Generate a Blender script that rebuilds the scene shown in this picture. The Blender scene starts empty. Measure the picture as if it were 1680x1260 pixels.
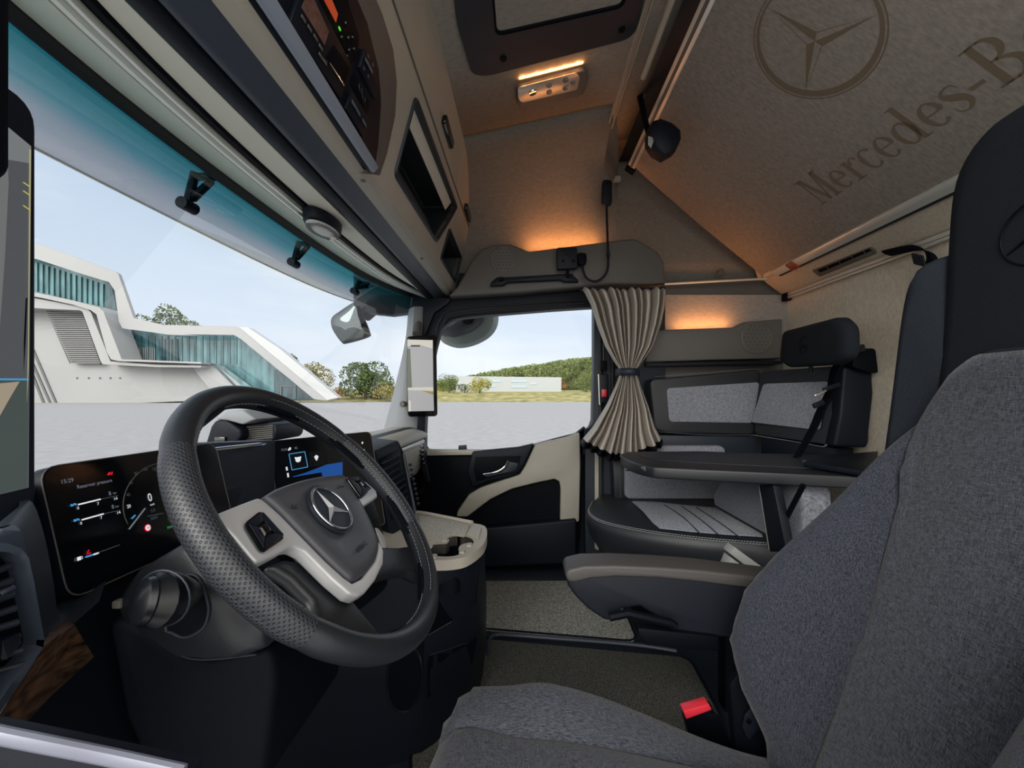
import bpy, bmesh, math, random
from mathutils import Vector, Matrix
random.seed(7)
sc = bpy.context.scene
COL = sc.collection
# ---------------------------------------------------------------- camera, sky, sun, exposure
F, VX, VY, ZC = 700.0, 862.0, 650.0, 0.97      # focal length in pixels of the 1680 frame, principal point, eye height
cam_d = bpy.data.cameras.new('camera'); cam = bpy.data.objects.new('camera', cam_d); COL.objects.link(cam)
cam_d.sensor_width = 36.0; cam_d.lens = 36.0 * F / 1680.0
cam_d.shift_x = (840.0 - VX) / 1680.0; cam_d.shift_y = (VY - 630.0) / 1680.0
cam_d.clip_start = 0.02; cam_d.clip_end = 3000
cam.location = (0, 0, ZC); cam.rotation_euler = (math.pi / 2, 0, -math.pi / 2)
sc.camera = cam
sc.view_settings.view_transform = 'Standard'; sc.view_settings.look = 'None'
sc.view_settings.gamma = 1.0; sc.view_settings.use_curve_mapping = False
sc.view_settings.exposure = 0.0
sc.cycles.transparent_max_bounces = 16
sc.cycles.max_bounces = 10; sc.cycles.diffuse_bounces = 6

def lin(h):
    h = h.lstrip('#'); o = []
    for i in (0, 2, 4):
        c = int(h[i:i+2], 16) / 255.0
        o.append(c / 12.92 if c <= 0.04045 else ((c + 0.055) / 1.055) ** 2.4)
    return tuple(o) + (1.0,)

w = bpy.data.worlds.new('sky'); sc.world = w; w.use_nodes = True
nt = w.node_tree; nt.nodes.clear()
out = nt.nodes.new('ShaderNodeOutputWorld'); bg = nt.nodes.new('ShaderNodeBackground')
tc = nt.nodes.new('ShaderNodeTexCoord'); sep = nt.nodes.new('ShaderNodeSeparateXYZ')
mr = nt.nodes.new('ShaderNodeMapRange'); ramp = nt.nodes.new('ShaderNodeValToRGB')
nt.links.new(tc.outputs['Generated'], sep.inputs[0]); nt.links.new(sep.outputs['Z'], mr.inputs['Value'])
mr.inputs['From Min'].default_value = -0.05; mr.inputs['From Max'].default_value = 0.9
nt.links.new(mr.outputs[0], ramp.inputs[0])
e = ramp.color_ramp.elements
e[0].position = 0.0; e[0].color = lin('#e6ebf5'); e[1].position = 1.0; e[1].color = lin('#b6cbe4')
m_ = ramp.color_ramp.elements.new(0.35); m_.color = lin('#cddbee')
mp = nt.nodes.new('ShaderNodeMapping'); mp.inputs['Scale'].default_value = (1, 1, 4)
ns = nt.nodes.new('ShaderNodeTexNoise'); ns.inputs['Scale'].default_value = 2.2; ns.inputs['Detail'].default_value = 6
nt.links.new(tc.outputs['Generated'], mp.inputs[0]); nt.links.new(mp.outputs[0], ns.inputs['Vector'])
cr = nt.nodes.new('ShaderNodeMapRange'); cr.inputs['From Min'].default_value = .42; cr.inputs['From Max'].default_value = .68
nt.links.new(ns.outputs[0], cr.inputs['Value'])
mx = nt.nodes.new('ShaderNodeMix'); mx.data_type = 'RGBA'; mx.inputs['B'].default_value = lin('#eef2f9')
nt.links.new(cr.outputs[0], mx.inputs['Factor']); nt.links.new(ramp.outputs[0], mx.inputs['A'])
# added fill: unseen sky behind the door (towards -X) brightened to light the cab
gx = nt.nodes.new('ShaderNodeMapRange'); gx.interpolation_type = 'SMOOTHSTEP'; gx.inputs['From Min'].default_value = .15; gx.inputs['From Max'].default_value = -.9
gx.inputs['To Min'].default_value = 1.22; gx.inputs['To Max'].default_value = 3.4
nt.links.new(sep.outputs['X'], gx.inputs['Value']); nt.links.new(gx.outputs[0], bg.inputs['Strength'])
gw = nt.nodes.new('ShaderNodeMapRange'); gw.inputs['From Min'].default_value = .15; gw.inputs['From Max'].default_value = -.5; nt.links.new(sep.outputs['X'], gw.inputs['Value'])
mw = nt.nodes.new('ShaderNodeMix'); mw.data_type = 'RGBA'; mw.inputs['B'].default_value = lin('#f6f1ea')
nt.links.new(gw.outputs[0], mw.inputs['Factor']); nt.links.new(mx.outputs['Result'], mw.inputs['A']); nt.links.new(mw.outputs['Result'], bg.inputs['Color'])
nt.links.new(bg.outputs[0], out.inputs[0])

sd = bpy.data.lights.new('sun', 'SUN'); sd.energy = 2.2; sd.angle = math.radians(35); sd.color = (1.0, .97, .93)
sun = bpy.data.objects.new('sun', sd); COL.objects.link(sun)
sun.rotation_euler = Vector((0.80, -0.35, -0.48)).to_track_quat('-Z', 'Y').to_euler()
sun.location = (-8, 6, 9)

# ---------------------------------------------------------------- measuring helpers (pixel of the photograph -> real point in the cab)
def V(*a): return Vector(a)
def P(px, py, X): return Vector((X, -(px - VX) / F * X, ZC - (py - VY) / F * X))
def PL(px, py, p0, n):
    r = Vector((1, -(px - VX) / F, -(py - VY) / F)); c = Vector((0, 0, ZC))
    t = (Vector(p0) - c).dot(n) / r.dot(n); return c + r * t
def PZ(px, py, Z): return PL(px, py, (0, 0, Z), Vector((0, 0, 1)))
def PY(px, py, Y): return PL(px, py, (0, Y, 0), Vector((0, 1, 0)))

# ---------------------------------------------------------------- mesh builder
class MB:
    def __init__(s): s.v = []; s.f = []; s.uv = {}
    def add(s, vs, fs, uvs=None):
        b = len(s.v); s.v += [Vector(x) for x in vs]; s.f += [tuple(b + i for i in f) for f in fs]
        if uvs:
            for i, q in enumerate(uvs): s.uv[b + i] = q
        return s
    def box(s, c, d, R=None):
        c = Vector(c); h = [x / 2 for x in d]; vs = []
        for sx in (-1, 1):
            for sy in (-1, 1):
                for sz in (-1, 1):
                    p = Vector((sx * h[0], sy * h[1], sz * h[2]))
                    vs.append(c + (R @ p if R else p))
        return s.add(vs, [(0, 1, 3, 2), (4, 6, 7, 5), (0, 4, 5, 1), (2, 3, 7, 6), (0, 2, 6, 4), (1, 5, 7, 3)])
    def prism(s, poly, vec):
        n = len(poly); vec = Vector(vec); a = [Vector(p) for p in poly]; b = [p + vec for p in a]
        return s.add(a + b, [tuple(range(n))[::-1], tuple(range(n, 2 * n))] + [(i, (i + 1) % n, n + (i + 1) % n, n + i) for i in range(n)])
    def loft(s, rings, closed=True, caps=True):
        n = len(rings[0]); vs = [p for r in rings for p in r]; fs = []
        for k in range(len(rings) - 1):
            for i in range(n if closed else n - 1):
                j = (i + 1) % n; fs.append((k * n + i, k * n + j, (k + 1) * n + j, (k + 1) * n + i))
        if caps and closed:
            fs.append(tuple(range(n))[::-1]); fs.append(tuple((len(rings) - 1) * n + i for i in range(n)))
        return s.add(vs, fs)
    def tube(s, path, r, n=10, closed=False, flat=1.0, up=None, caps=True):
        path = [Vector(p) for p in path]; m = len(path); rings = []
        rr = r if isinstance(r, (list, tuple)) else [r] * m
        prev = None
        for i, p in enumerate(path):
            a = path[(i - 1) % m] if (closed or i > 0) else p
            b = path[(i + 1) % m] if (closed or i < m - 1) else p
            t = (b - a).normalized()
            if prev is None:
                ref = Vector(up) if up else (Vector((0, 0, 1)) if abs(t.z) < .9 else Vector((1, 0, 0)))
            else: ref = prev
            nn = (ref - t * ref.dot(t)).normalized(); bb = t.cross(nn); prev = nn
            rings.append([p + (nn * math.cos(q) * rr[i] + bb * math.sin(q) * rr[i] * flat) for q in [2 * math.pi * k / n for k in range(n)]])
        if closed: rings.append(rings[0][:]); return s.loft(rings, True, False)
        return s.loft(rings, True, caps)
    def lathe(s, c, axis, prof, n=24, u=None):
        axis = Vector(axis).normalized(); c = Vector(c)
        u = (Vector(u) if u else (Vector((0, 0, 1)) if abs(axis.z) < .9 else Vector((1, 0, 0))))
        u = (u - axis * u.dot(axis)).normalized(); v = axis.cross(u)
        return s.loft([[c + axis * h + (u * math.cos(2 * math.pi * k / n) + v * math.sin(2 * math.pi * k / n)) * max(r, 1e-5) for k in range(n)] for r, h in prof], True, True)
    def grid(s, rows, uvs=None):
        n = len(rows[0]); vs = [p for r in rows for p in r]; fs = []
        for k in range(len(rows) - 1):
            for i in range(n - 1): fs.append((k * n + i, k * n + i + 1, (k + 1) * n + i + 1, (k + 1) * n + i))
        return s.add(vs, fs, [q for r in uvs for q in r] if uvs else None)
    def plate(s, outer, holes, vec):
        bm = bmesh.new()
        es = []
        for loop in [outer] + list(holes):
            vs = [bm.verts.new(p) for p in loop]
            es += [bm.edges.new((vs[i], vs[(i + 1) % len(vs)])) for i in range(len(vs))]
        bmesh.ops.triangle_fill(bm, use_beauty=True, edges=es)
        fs = bm.faces[:]
        r = bmesh.ops.extrude_face_region(bm, geom=fs)
        bmesh.ops.translate(bm, vec=Vector(vec), verts=[g for g in r['geom'] if isinstance(g, bmesh.types.BMVert)])
        bm.verts.index_update()
        # keep original cap
        vs = [v.co.copy() for v in bm.verts]; f2 = [tuple(v.index for v in f.verts) for f in bm.faces]
        bm.free(); return s.add(vs, f2)
    def xf(s, M):
        s.v = [M @ p for p in s.v]; return s

def rbox(c, d, b=.01, R=None):
    return MB().box(c, d, R)

WL = {}
def wl(o): return WL.get(o.name, Vector((0, 0, 0)))
def tag(o, label, cat, group=None):
    o['label'] = label; o['category'] = cat
    if group: o['group'] = group
    return o
def thing(name, label, cat, loc=(0, 0, 0), group=None):
    o = bpy.data.objects.new(name, None); COL.objects.link(o); o.location = loc; o.empty_display_size = .05
    WL[o.name] = Vector(loc); return tag(o, label, cat, group)
def obj(name, mb, mat, parent=None, bev=0, seg=2, smooth=True, ang=32, solid=0, sub=0, label=None, merge=True, solid_off=-1):
    bm = bmesh.new()
    vs = [bm.verts.new(p) for p in mb.v]
    uvl = bm.loops.layers.uv.new('uv') if mb.uv else None
    for f in mb.f:
        try: fc = bm.faces.new([vs[i] for i in f])
        except ValueError: continue
        if uvl:
            for lp, i in zip(fc.loops, f):
                if i in mb.uv: lp[uvl].uv = mb.uv[i]
    if merge: bmesh.ops.remove_doubles(bm, verts=bm.verts, dist=1e-6)
    bmesh.ops.recalc_face_normals(bm, faces=bm.faces)
    if bev:
        es = [e for e in bm.edges if len(e.link_faces) == 2 and e.calc_face_angle(0) > math.radians(28)]
        if es: bmesh.ops.bevel(bm, geom=es, offset=bev, segments=seg, profile=.5, affect='EDGES', clamp_overlap=True)
    for e in bm.edges:
        if len(e.link_faces) == 2 and e.calc_face_angle(0) > math.radians(ang) and not sub: e.smooth = False
    for f in bm.faces: f.smooth = smooth
    if len(bm.verts):
        lo = Vector([min(v.co[i] for v in bm.verts) for i in range(3)]); hi = Vector([max(v.co[i] for v in bm.verts) for i in range(3)])
    else: lo = hi = Vector((0, 0, 0))
    c = (lo + hi) / 2
    if parent is None: c.z = lo.z
    for v in bm.verts: v.co -= c
    me = bpy.data.meshes.new(name); bm.to_mesh(me); bm.free()
    me.materials.append(mat)
    o = bpy.data.objects.new(name, me); COL.objects.link(o)
    if parent: o.parent = parent; o.location = c - wl(parent)
    else: o.location = c
    WL[o.name] = c
    if solid:
        m = o.modifiers.new('thickness', 'SOLIDIFY'); m.thickness = solid; m.offset = solid_off
    if sub:
        m = o.modifiers.new('round', 'SUBSURF'); m.levels = sub; m.render_levels = sub
    if label: o['label'] = label
    return o
def struct(name, mb, mat, parent=None, **k):
    o = obj(name, mb, mat, parent, **k)
    if parent is None: o['kind'] = 'structure'
    return o

# ---------------------------------------------------------------- materials
def mat(name, col, rough=.6, metal=0.0, spec=.5, var=None, bump=None, emit=None, coat=0, col2=None, alpha=None, sheen=0):
    m = bpy.data.materials.new(name); m.use_nodes = True; t = m.node_tree; N = t.nodes; L = t.links
    b = N['Principled BSDF']; c = lin(col) if isinstance(col, str) else tuple(col)
    b.inputs['Base Color'].default_value = c; b.inputs['Roughness'].default_value = rough
    b.inputs['Metallic'].default_value = metal; b.inputs['Specular IOR Level'].default_value = spec
    if coat: b.inputs['Coat Weight'].default_value = coat; b.inputs['Coat Roughness'].default_value = .15
    if sheen: b.inputs['Sheen Weight'].default_value = sheen
    tcn = N.new('ShaderNodeTexCoord')
    if var:            # (scale, amount, (sx,sy,sz))
        mpn = N.new('ShaderNodeMapping'); mpn.inputs['Scale'].default_value = var[2] if len(var) > 2 else (1, 1, 1)
        n = N.new('ShaderNodeTexNoise'); n.inputs['Scale'].default_value = var[0]; n.inputs['Detail'].default_value = 4
        L.new(tcn.outputs['Object'], mpn.inputs[0]); L.new(mpn.outputs[0], n.inputs['Vector'])
        r = N.new('ShaderNodeMapRange'); r.inputs['From Min'].default_value = .3; r.inputs['From Max'].default_value = .7
        L.new(n.outputs[0], r.inputs['Value'])
        mxn = N.new('ShaderNodeMix'); mxn.data_type = 'RGBA'
        a = var[1]
        lo = tuple(max(0, x * (1 - a)) for x in c[:3]) + (1,)
        hi = lin(col2) if col2 else tuple(min(1, x * (1 + a)) for x in c[:3]) + (1,)
        mxn.inputs['A'].default_value = lo; mxn.inputs['B'].default_value = hi
        L.new(r.outputs[0], mxn.inputs['Factor']); L.new(mxn.outputs['Result'], b.inputs['Base Color'])
    if bump:           # (scale, strength, dist)
        n = N.new('ShaderNodeTexNoise'); n.inputs['Scale'].default_value = bump[0]; n.inputs['Detail'].default_value = 3
        L.new(tcn.outputs['Object'], n.inputs['Vector'])
        bp = N.new('ShaderNodeBump'); bp.inputs['Strength'].default_value = bump[1]; bp.inputs['Distance'].default_value = bump[2] if len(bump) > 2 else .001
        L.new(n.outputs[0], bp.inputs['Height']); L.new(bp.outputs[0], b.inputs['Normal'])
    if emit:
        b.inputs['Emission Color'].default_value = lin(emit[0]); b.inputs['Emission Strength'].default_value = emit[1]
    return m
def weave(name, c1, c2, s=260, amt=1.0, dirs=((.1, 1, 1), (1, .1, .1))):
    """heathered woven cloth: two stretched noises crossed, with bump"""
    m = bpy.data.materials.new(name); m.use_nodes = True; t = m.node_tree; N = t.nodes; L = t.links
    b = N['Principled BSDF']; b.inputs['Roughness'].default_value = .9; b.inputs['Specular IOR Level'].default_value = .15
    b.inputs['Sheen Weight'].default_value = .15; b.inputs['Sheen Roughness'].default_value = .5
    tcn = N.new('ShaderNodeTexCoord'); outs = []
    for sc3 in dirs:
        mpn = N.new('ShaderNodeMapping'); mpn.inputs['Scale'].default_value = sc3
        n = N.new('ShaderNodeTexNoise'); n.inputs['Scale'].default_value = s; n.inputs['Detail'].default_value = 2
        L.new(tcn.outputs['Object'], mpn.inputs[0]); L.new(mpn.outputs[0], n.inputs['Vector']); outs.append(n)
    a = N.new('ShaderNodeMath'); a.operation = 'ADD'; L.new(outs[0].outputs[0], a.inputs[0]); L.new(outs[1].outputs[0], a.inputs[1])
    r = N.new('ShaderNodeMapRange'); r.inputs['From Min'].default_value = .75; r.inputs['From Max'].default_value = 1.25
    L.new(a.outputs[0], r.inputs['Value'])
    mxn = N.new('ShaderNodeMix'); mxn.data_type = 'RGBA'; mxn.inputs['A'].default_value = lin(c1); mxn.inputs['B'].default_value = lin(c2)
    L.new(r.outputs[0], mxn.inputs['Factor']); L.new(mxn.outputs['Result'], b.inputs['Base Color'])
    bp = N.new('ShaderNodeBump'); bp.inputs['Strength'].default_value = .5 * amt; bp.inputs['Distance'].default_value = .0012
    L.new(a.outputs[0], bp.inputs['Height']); L.new(bp.outputs[0], b.inputs['Normal'])
    return m
def emis(name, col, st=1.0):
    m = bpy.data.materials.new(name); m.use_nodes = True; b = m.node_tree.nodes['Principled BSDF']
    b.inputs['Base Color'].default_value = (0.01, .01, .01, 1); b.inputs['Emission Color'].default_value = lin(col); b.inputs['Emission Strength'].default_value = st
    b.inputs['Roughness'].default_value = .25
    return m
def glass(name, tint='#f4faf8', refl=1.0, grad=None):
    m = bpy.data.materials.new(name); m.use_nodes = True; t = m.node_tree; N = t.nodes; L = t.links; N.clear()
    o = N.new('ShaderNodeOutputMaterial'); tr = N.new('ShaderNodeBsdfTransparent'); gl = N.new('ShaderNodeBsdfGlossy'); gl.inputs['Roughness'].default_value = .01
    tr.inputs['Color'].default_value = lin(tint)
    fr = N.new('ShaderNodeFresnel'); fr.inputs['IOR'].default_value = 1.45
    mu = N.new('ShaderNodeMath'); mu.operation = 'MULTIPLY'; mu.inputs[1].default_value = refl
    L.new(fr.outputs[0], mu.inputs[0]); mxs = N.new('ShaderNodeMixShader'); L.new(mu.outputs[0], mxs.inputs[0]); L.new(tr.outputs[0], mxs.inputs[1]); L.new(gl.outputs[0], mxs.inputs[2])
    L.new(mxs.outputs[0], o.inputs[0])
    if grad:   # (z0, z1, [(pos,hex)...]) world height band in the glass itself
        g = N.new('ShaderNodeNewGeometry'); sp = N.new('ShaderNodeSeparateXYZ'); L.new(g.outputs['Position'], sp.inputs[0])
        r = N.new('ShaderNodeMapRange'); r.inputs['From Min'].default_value = grad[0]; r.inputs['From Max'].default_value = grad[1]
        L.new(sp.outputs['Z'], r.inputs['Value']); cr_ = N.new('ShaderNodeValToRGB'); L.new(r.outputs[0], cr_.inputs[0])
        el = cr_.color_ramp.elements; el[0].position = grad[2][0][0]; el[0].color = lin(grad[2][0][1]); el[1].position = grad[2][-1][0]; el[1].color = lin(grad[2][-1][1])
        for p_, h_ in grad[2][1:-1]: q_ = el.new(p_); q_.color = lin(h_)
        L.new(cr_.outputs[0], tr.inputs['Color'])
    return m

M = {}
M['cream'] = mat('cream plastic', '#9b968c', .55, var=(6, .04), bump=(900, .15, .0004))
M['cream_cloth'] = mat('cream headliner felt', '#8b8781', .95, spec=.1, var=(90, .10, (1, .5, 1)), bump=(300, .4, .001))
M['bunk_cloth'] = mat('grey beige bunk cloth', '#88827b', .95, spec=.1, var=(140, .16, (1, .35, .35)), bump=(300, .3, .001))
M['grey_plastic'] = mat('warm grey plastic', '#55524f', .55, bump=(900, .15, .0004))
M['dark'] = mat('black grained plastic', '#0d121c', .5, spec=.22, bump=(700, .25, .0006))
M['darker'] = mat('deep black plastic', '#04070e', .6, spec=.10, bump=(700, .2, .0005))
M['navy'] = mat('dark blue grey plastic', '#1f2630', .5, spec=.35, bump=(800, .2, .0005))
M['gloss'] = mat('gloss black', '#06080c', .12, coat=.5)
M['leather'] = mat('black leather', '#1a1d22', .4, bump=(420, .25, .0006))
M['seat_leather'] = mat('black seat leather', '#191c22', .5, bump=(500, .35, .0008))
M['silver'] = mat('satin silver plastic', '#b6b8ba', .38, metal=.3, bump=(1200, .05, .0002))
M['chrome'] = mat('chrome', '#dfe3e6', .12, metal=1)
M['alu'] = mat('pale aluminium rail', '#dcded8', .35, metal=.55)
M['bluegrey'] = mat('blue grey satin plastic', '#343c48', .45)
M['pillar'] = mat('cool grey pillar trim', '#84878c', .55, bump=(900, .15, .0004))
M['cream_lit'] = mat('daylit cream header plastic', '#cdc9bc', .55, bump=(900, .15, .0004))  # header cream lightened to paint in daylight from the windscreen
M['satin'] = mat('satin black', '#0a0c11', .3)
M['rear_cloth'] = mat('light cream rear wall cloth', '#b3ab9c', .95, spec=.1, var=(120, .12, (1, 1, .5)), bump=(300, .3, .001))
M['felt_dark'] = mat('taupe headliner felt', '#716b64', .95, spec=.1, var=(90, .10, (1, .5, 1)), bump=(300, .4, .001))
M['rubber'] = mat('black rubber seal', '#15181c', .6)
M['stitch'] = mat('light grey thread', '#9a9c9c', .8)
M['stitch_dim'] = mat('grey thread', '#6d7074', .8)
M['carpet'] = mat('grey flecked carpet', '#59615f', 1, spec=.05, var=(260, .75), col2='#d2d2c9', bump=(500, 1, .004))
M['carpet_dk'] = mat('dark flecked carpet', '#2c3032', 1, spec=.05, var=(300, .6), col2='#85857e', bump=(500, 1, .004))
M['fab_light'] = weave('light heather grey cloth', '#555962', '#999ca6', 800)
M['fab_mid'] = weave('mid heather grey cloth', '#1a1d24', '#4d5059', 1000)
M['fab_dark'] = weave('dark heather grey cloth', '#14171f', '#3c3f49', 800, dirs=((1, .12, 1), (1, 1, .12)))
M['fab_side'] = weave('light heather grey cloth, side panels', '#555962', '#999ca6', 800, dirs=((1, .1, 1), (1, 1, .1)))
M['fab_smooth'] = mat('dark smooth knitted cloth', '#1f2329', .9, spec=.1, var=(600, .25), bump=(900, .3, .0005))
M['curtain'] = mat('taupe curtain cloth', '#a8a198', .5, spec=.4)
M['wood'] = mat('burl wood veneer', '#1c120b', .4, var=(75, .9, (1, 1, 1.8)), col2='#5c4230', coat=.3)
M['red'] = mat('red plastic', '#c22a38', .35)
M['amber'] = emis('amber light strip', '#ff9a3c', 7)
M['white_emit'] = emis('white display elements', '#e8edf2', .9)
M['grey_emit'] = emis('dim grey display elements', '#8d96a3', .55)
M['dim_emit'] = emis('faint display elements', '#4d5563', .5)
M['blue_emit'] = emis('blue display elements', '#4aa3dd', .8)
M['red_emit'] = emis('red display elements', '#e0122e', .9)
M['green_emit'] = emis('green display elements', '#1c7a3c', .6)
M['screen'] = mat('dark display glass', '#05070b', .12, spec=.5)
M['white'] = mat('white cladding panels', '#dcdcdd', .6, var=(.08, .05))
M['pane'] = glass('clear glass', '#f7f9f9', .15)

def circ(c, u, v, r, n=32, r2=None):
    return [Vector(c) + Vector(u) * math.cos(2 * math.pi * k / n) * r + Vector(v) * math.sin(2 * math.pi * k / n) * (r2 or r) for k in range(n)]
def rrect(w_, h_, r, n=5):
    pts = []
    for cx, cy, a0 in ((w_/2-r, h_/2-r, 0), (-w_/2+r, h_/2-r, 90), (-w_/2+r, -h_/2+r, 180), (w_/2-r, -h_/2+r, 270)):
        for k in range(n + 1):
            a = math.radians(a0 + 90 * k / n); pts.append((cx + r * math.cos(a), cy + r * math.sin(a)))
    return pts
def roundpoly(pts, r, n=4):
    """round the corners of a 3D polygon"""
    out = []; m = len(pts); pts = [Vector(p) for p in pts]
    for i in range(m):
        p = pts[i]; a = pts[i-1]; b = pts[(i+1) % m]
        rr = min(r, (a-p).length * .48, (b-p).length * .48)
        s_ = p + (a-p).normalized() * rr; t_ = p + (b-p).normalized() * rr
        for k in range(n + 1):
            q = k / n; out.append(s_ * (1-q)**2 + p * 2*q*(1-q) + t_ * q*q)
    return out
def bez(pts, n=8):
    """Catmull-Rom through points"""
    pts = [Vector(p) for p in pts]; out = []
    for i in range(len(pts) - 1):
        p0 = pts[max(i-1, 0)]; p1 = pts[i]; p2 = pts[i+1]; p3 = pts[min(i+2, len(pts)-1)]
        for k in range(n):
            t = k / n
            out.append(.5 * ((2*p1) + (p2-p0)*t + (2*p0-5*p1+4*p2-p3)*t*t + (3*p1-p0-3*p2+p3)*t**3))
    out.append(pts[-1]); return out
def dashes(mb, path, seg=.006, gap=.003, r=.0006, n=5):
    path = [Vector(p) for p in path]; L = [0]
    for a, b in zip(path, path[1:]): L.append(L[-1] + (b-a).length)
    def at(d):
        for i in range(len(path)-1):
            if d <= L[i+1]: 
                q = (d-L[i]) / max(1e-9, L[i+1]-L[i]); return path[i].lerp(path[i+1], q)
        return path[-1]
    d = 0
    while d < L[-1]:
        mb.tube([at(d), at(min(d+seg, L[-1]))], r, n); d += seg + gap
    return mb
_tc = {}
def text2d(s):
    if s in _tc: return _tc[s]
    cu = bpy.data.curves.new('t', 'FONT'); cu.body = s; cu.size = 1.0; cu.resolution_u = 3
    o = bpy.data.objects.new('t', cu); COL.objects.link(o); bpy.context.view_layer.update()
    dg = bpy.context.evaluated_depsgraph_get(); me = o.evaluated_get(dg).to_mesh()
    vs = [v.co.copy() for v in me.vertices]; fs = [tuple(p.vertices) for p in me.polygons]
    o.evaluated_get(dg).to_mesh_clear(); bpy.data.objects.remove(o); bpy.data.curves.remove(cu)
    _tc[s] = (vs, fs); return vs, fs
def text(mb, s, org, u, v, size, align='l', sx=1.0):
    vs, fs = text2d(s); u = Vector(u).normalized(); v = Vector(v).normalized(); org = Vector(org)
    wd = (max(p.x for p in vs)) if vs else 0
    off = {'l': 0, 'c': -wd/2, 'r': -wd}[align]
    mb.add([org + u * (p.x + off) * size * sx + v * p.y * size for p in vs], fs); return mb
def star(mb, c, u, v, w_, R, h=.004, rin=.13):
    """three pointed star with ridges"""
    c = Vector(c); top = c + w_ * h
    for k in range(3):
        a = math.pi/2 + k * 2*math.pi/3
        tip = c + (u*math.cos(a) + v*math.sin(a)) * R
        l = c + (u*math.cos(a+math.pi/3) + v*math.sin(a+math.pi/3)) * R * rin
        r = c + (u*math.cos(a-math.pi/3) + v*math.sin(a-math.pi/3)) * R * rin
        mb.add([top, tip, l, r], [(0, 2, 1), (0, 1, 3)])
    return mb
# ================================================================ THE CAB SHELL
def ceil_z(y):
    if y > .35: return 2.06
    if y > -.5: return 2.137 - .22 * y
    return 2.247 + .06 * (-.5 - y)
# floor
fl = MB().box((1.3, -.15, -.02), (2.5, 2.5, .04)); struct('floor', fl, M['navy'])
# ceiling: felt sheet that rises towards the rear
ys = [.40, .34, .2, 0, -.2, -.38, -.5, -.8, -1.1, -1.45]
rows = []; rows_b = []
for y in ys:
    xe = 1.80 if y > -.40 else (1.80 + (.5) * min(1, (-.40 - y) / .08))
    rows.append([V(x, y, ceil_z(y) - (.0 if x > .3 else .0)) for x in (-.05, .4, .9, 1.4, xe)])
rows_b = rows[6:]; rows = rows[:7]
struct('ceiling_rear', MB().grid(rows_b), M['navy'], solid=.03, solid_off=0, ang=20)
struct('ceiling', MB().grid(rows), M['cream_cloth'], solid=.03, solid_off=0, ang=20)
# right side wall, upper slanted felt
rows = []
for y in ys:
    xe = 1.80 if y > -.40 else (1.80 + .5 * min(1, (-.40 - y) / .08)); z1 = ceil_z(y); r = []
    for k in range(9):
        q = k / 8; x0, z0 = 2.36, 1.60
        xx = xe + (x0 - xe) * math.sin(q * math.pi / 2) ** (.9 if y > -.4 else .5); zz = z1 + (z0 - z1) * (1 - math.cos(q * math.pi / 2)) ** .9
        r.append(V(xx, y, zz))
    rows.append(r)
struct('wall_right_upper', MB().grid(rows), M['felt_dark'], solid=.02, solid_off=0, ang=50)
# seam groove between ceiling and wall
struct('trim_1', MB().tube([V(1.795, y, ceil_z(y) - .012) for y in ys[1:6]], .004, 6), M['dark'])
# right side wall behind the door
wr = MB(); wr.box((2.38, -.945, .85), (.06, 1.0, 1.5)); struct('wall_right', wr, M['grey_plastic'])
wr = MB(); wr.box((2.34, -.96, 1.375), (.05, .94, .29)); struct('wall_right_felt', wr, M['cream_cloth'])
# rear wall
wr = MB(); wr.box((1.15, -1.44, .78), (2.5, .04, 1.5)); struct('wall_rear', wr, M['rear_cloth'])
# rear soffit with two steps, above the rail
prof = [(-1.42, 1.52), (-1.40, 1.52), (-1.315, 1.585), (-1.30, 1.60), (-1.27, 1.60), (-1.25, 1.66), (-1.25, 2.3), (-1.46, 2.3), (-1.46, 1.52)]
struct('wall_rear_upper', MB().prism([V(-.05, y, z) for y, z in prof], (2.38, 0, 0)), M['rear_cloth'], bev=.006)
struct('trim_2', MB().tube([V(-.05, -1.325, 1.583), V(2.3, -1.325, 1.583)], .003, 6), M['dark'])
# amber-lit cream rail along the rear side wall
struct('trim_3', MB().tube([P(1088, 466, 2.28), P(1180, 461, 2.28), P(1283, 456, 2.28)], .006, 8), M['alu'])
# groove under the upper felt
struct('wall_right_front', MB().box((2.375, .62, 1.78), (.03, .66, .62)), M['dark'])
struct('trim_22', MB().prism([P(x, y, 2.345) for x, y in [(925, 738), (995, 738), (995, 945), (925, 945)]], (.02, 0, 0)), M['dark'])
struct('wall_right_footwell', MB().box((2.365, .70, .33), (.03, .52, .66)), M['darker'])
struct('wall_right_header', MB().box((2.352, .12, 1.60), (.015, 1.1, .30)), M['dark'])
# A pillar inside trim
def pillar():
    a = [P(674, 505, 2.22), P(668, 560, 2.23), P(650, 640, 2.25), P(628, 722, 2.26)]
    b = [P(700, 505, 2.28), P(700, 560, 2.29), P(696, 640, 2.30), P(692, 728, 2.30)]
    rings = []
    for p, q in zip(bez(a, 5), bez(b, 5)):
        m = (p + q) / 2
        rings.append([p, p.lerp(q, .3) + V(-.03, 0, 0), p.lerp(q, .7) + V(-.035, 0, 0), q, q + V(.09, .0, 0), m + V(.12, .05, 0), p + V(.06, .03, 0)])
    return MB().loft(rings)
struct('trim_4', pillar(), M['pillar'], ang=50)
o_ = obj('grommet', MB().lathe(P(660, 663, 2.19), (1, 0, 0), [(.0, -.004), (.012, -.004), (.015, .004), (.015, .03)], 20), M['grey_plastic'], bpy.data.objects['trim_4'])
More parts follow.
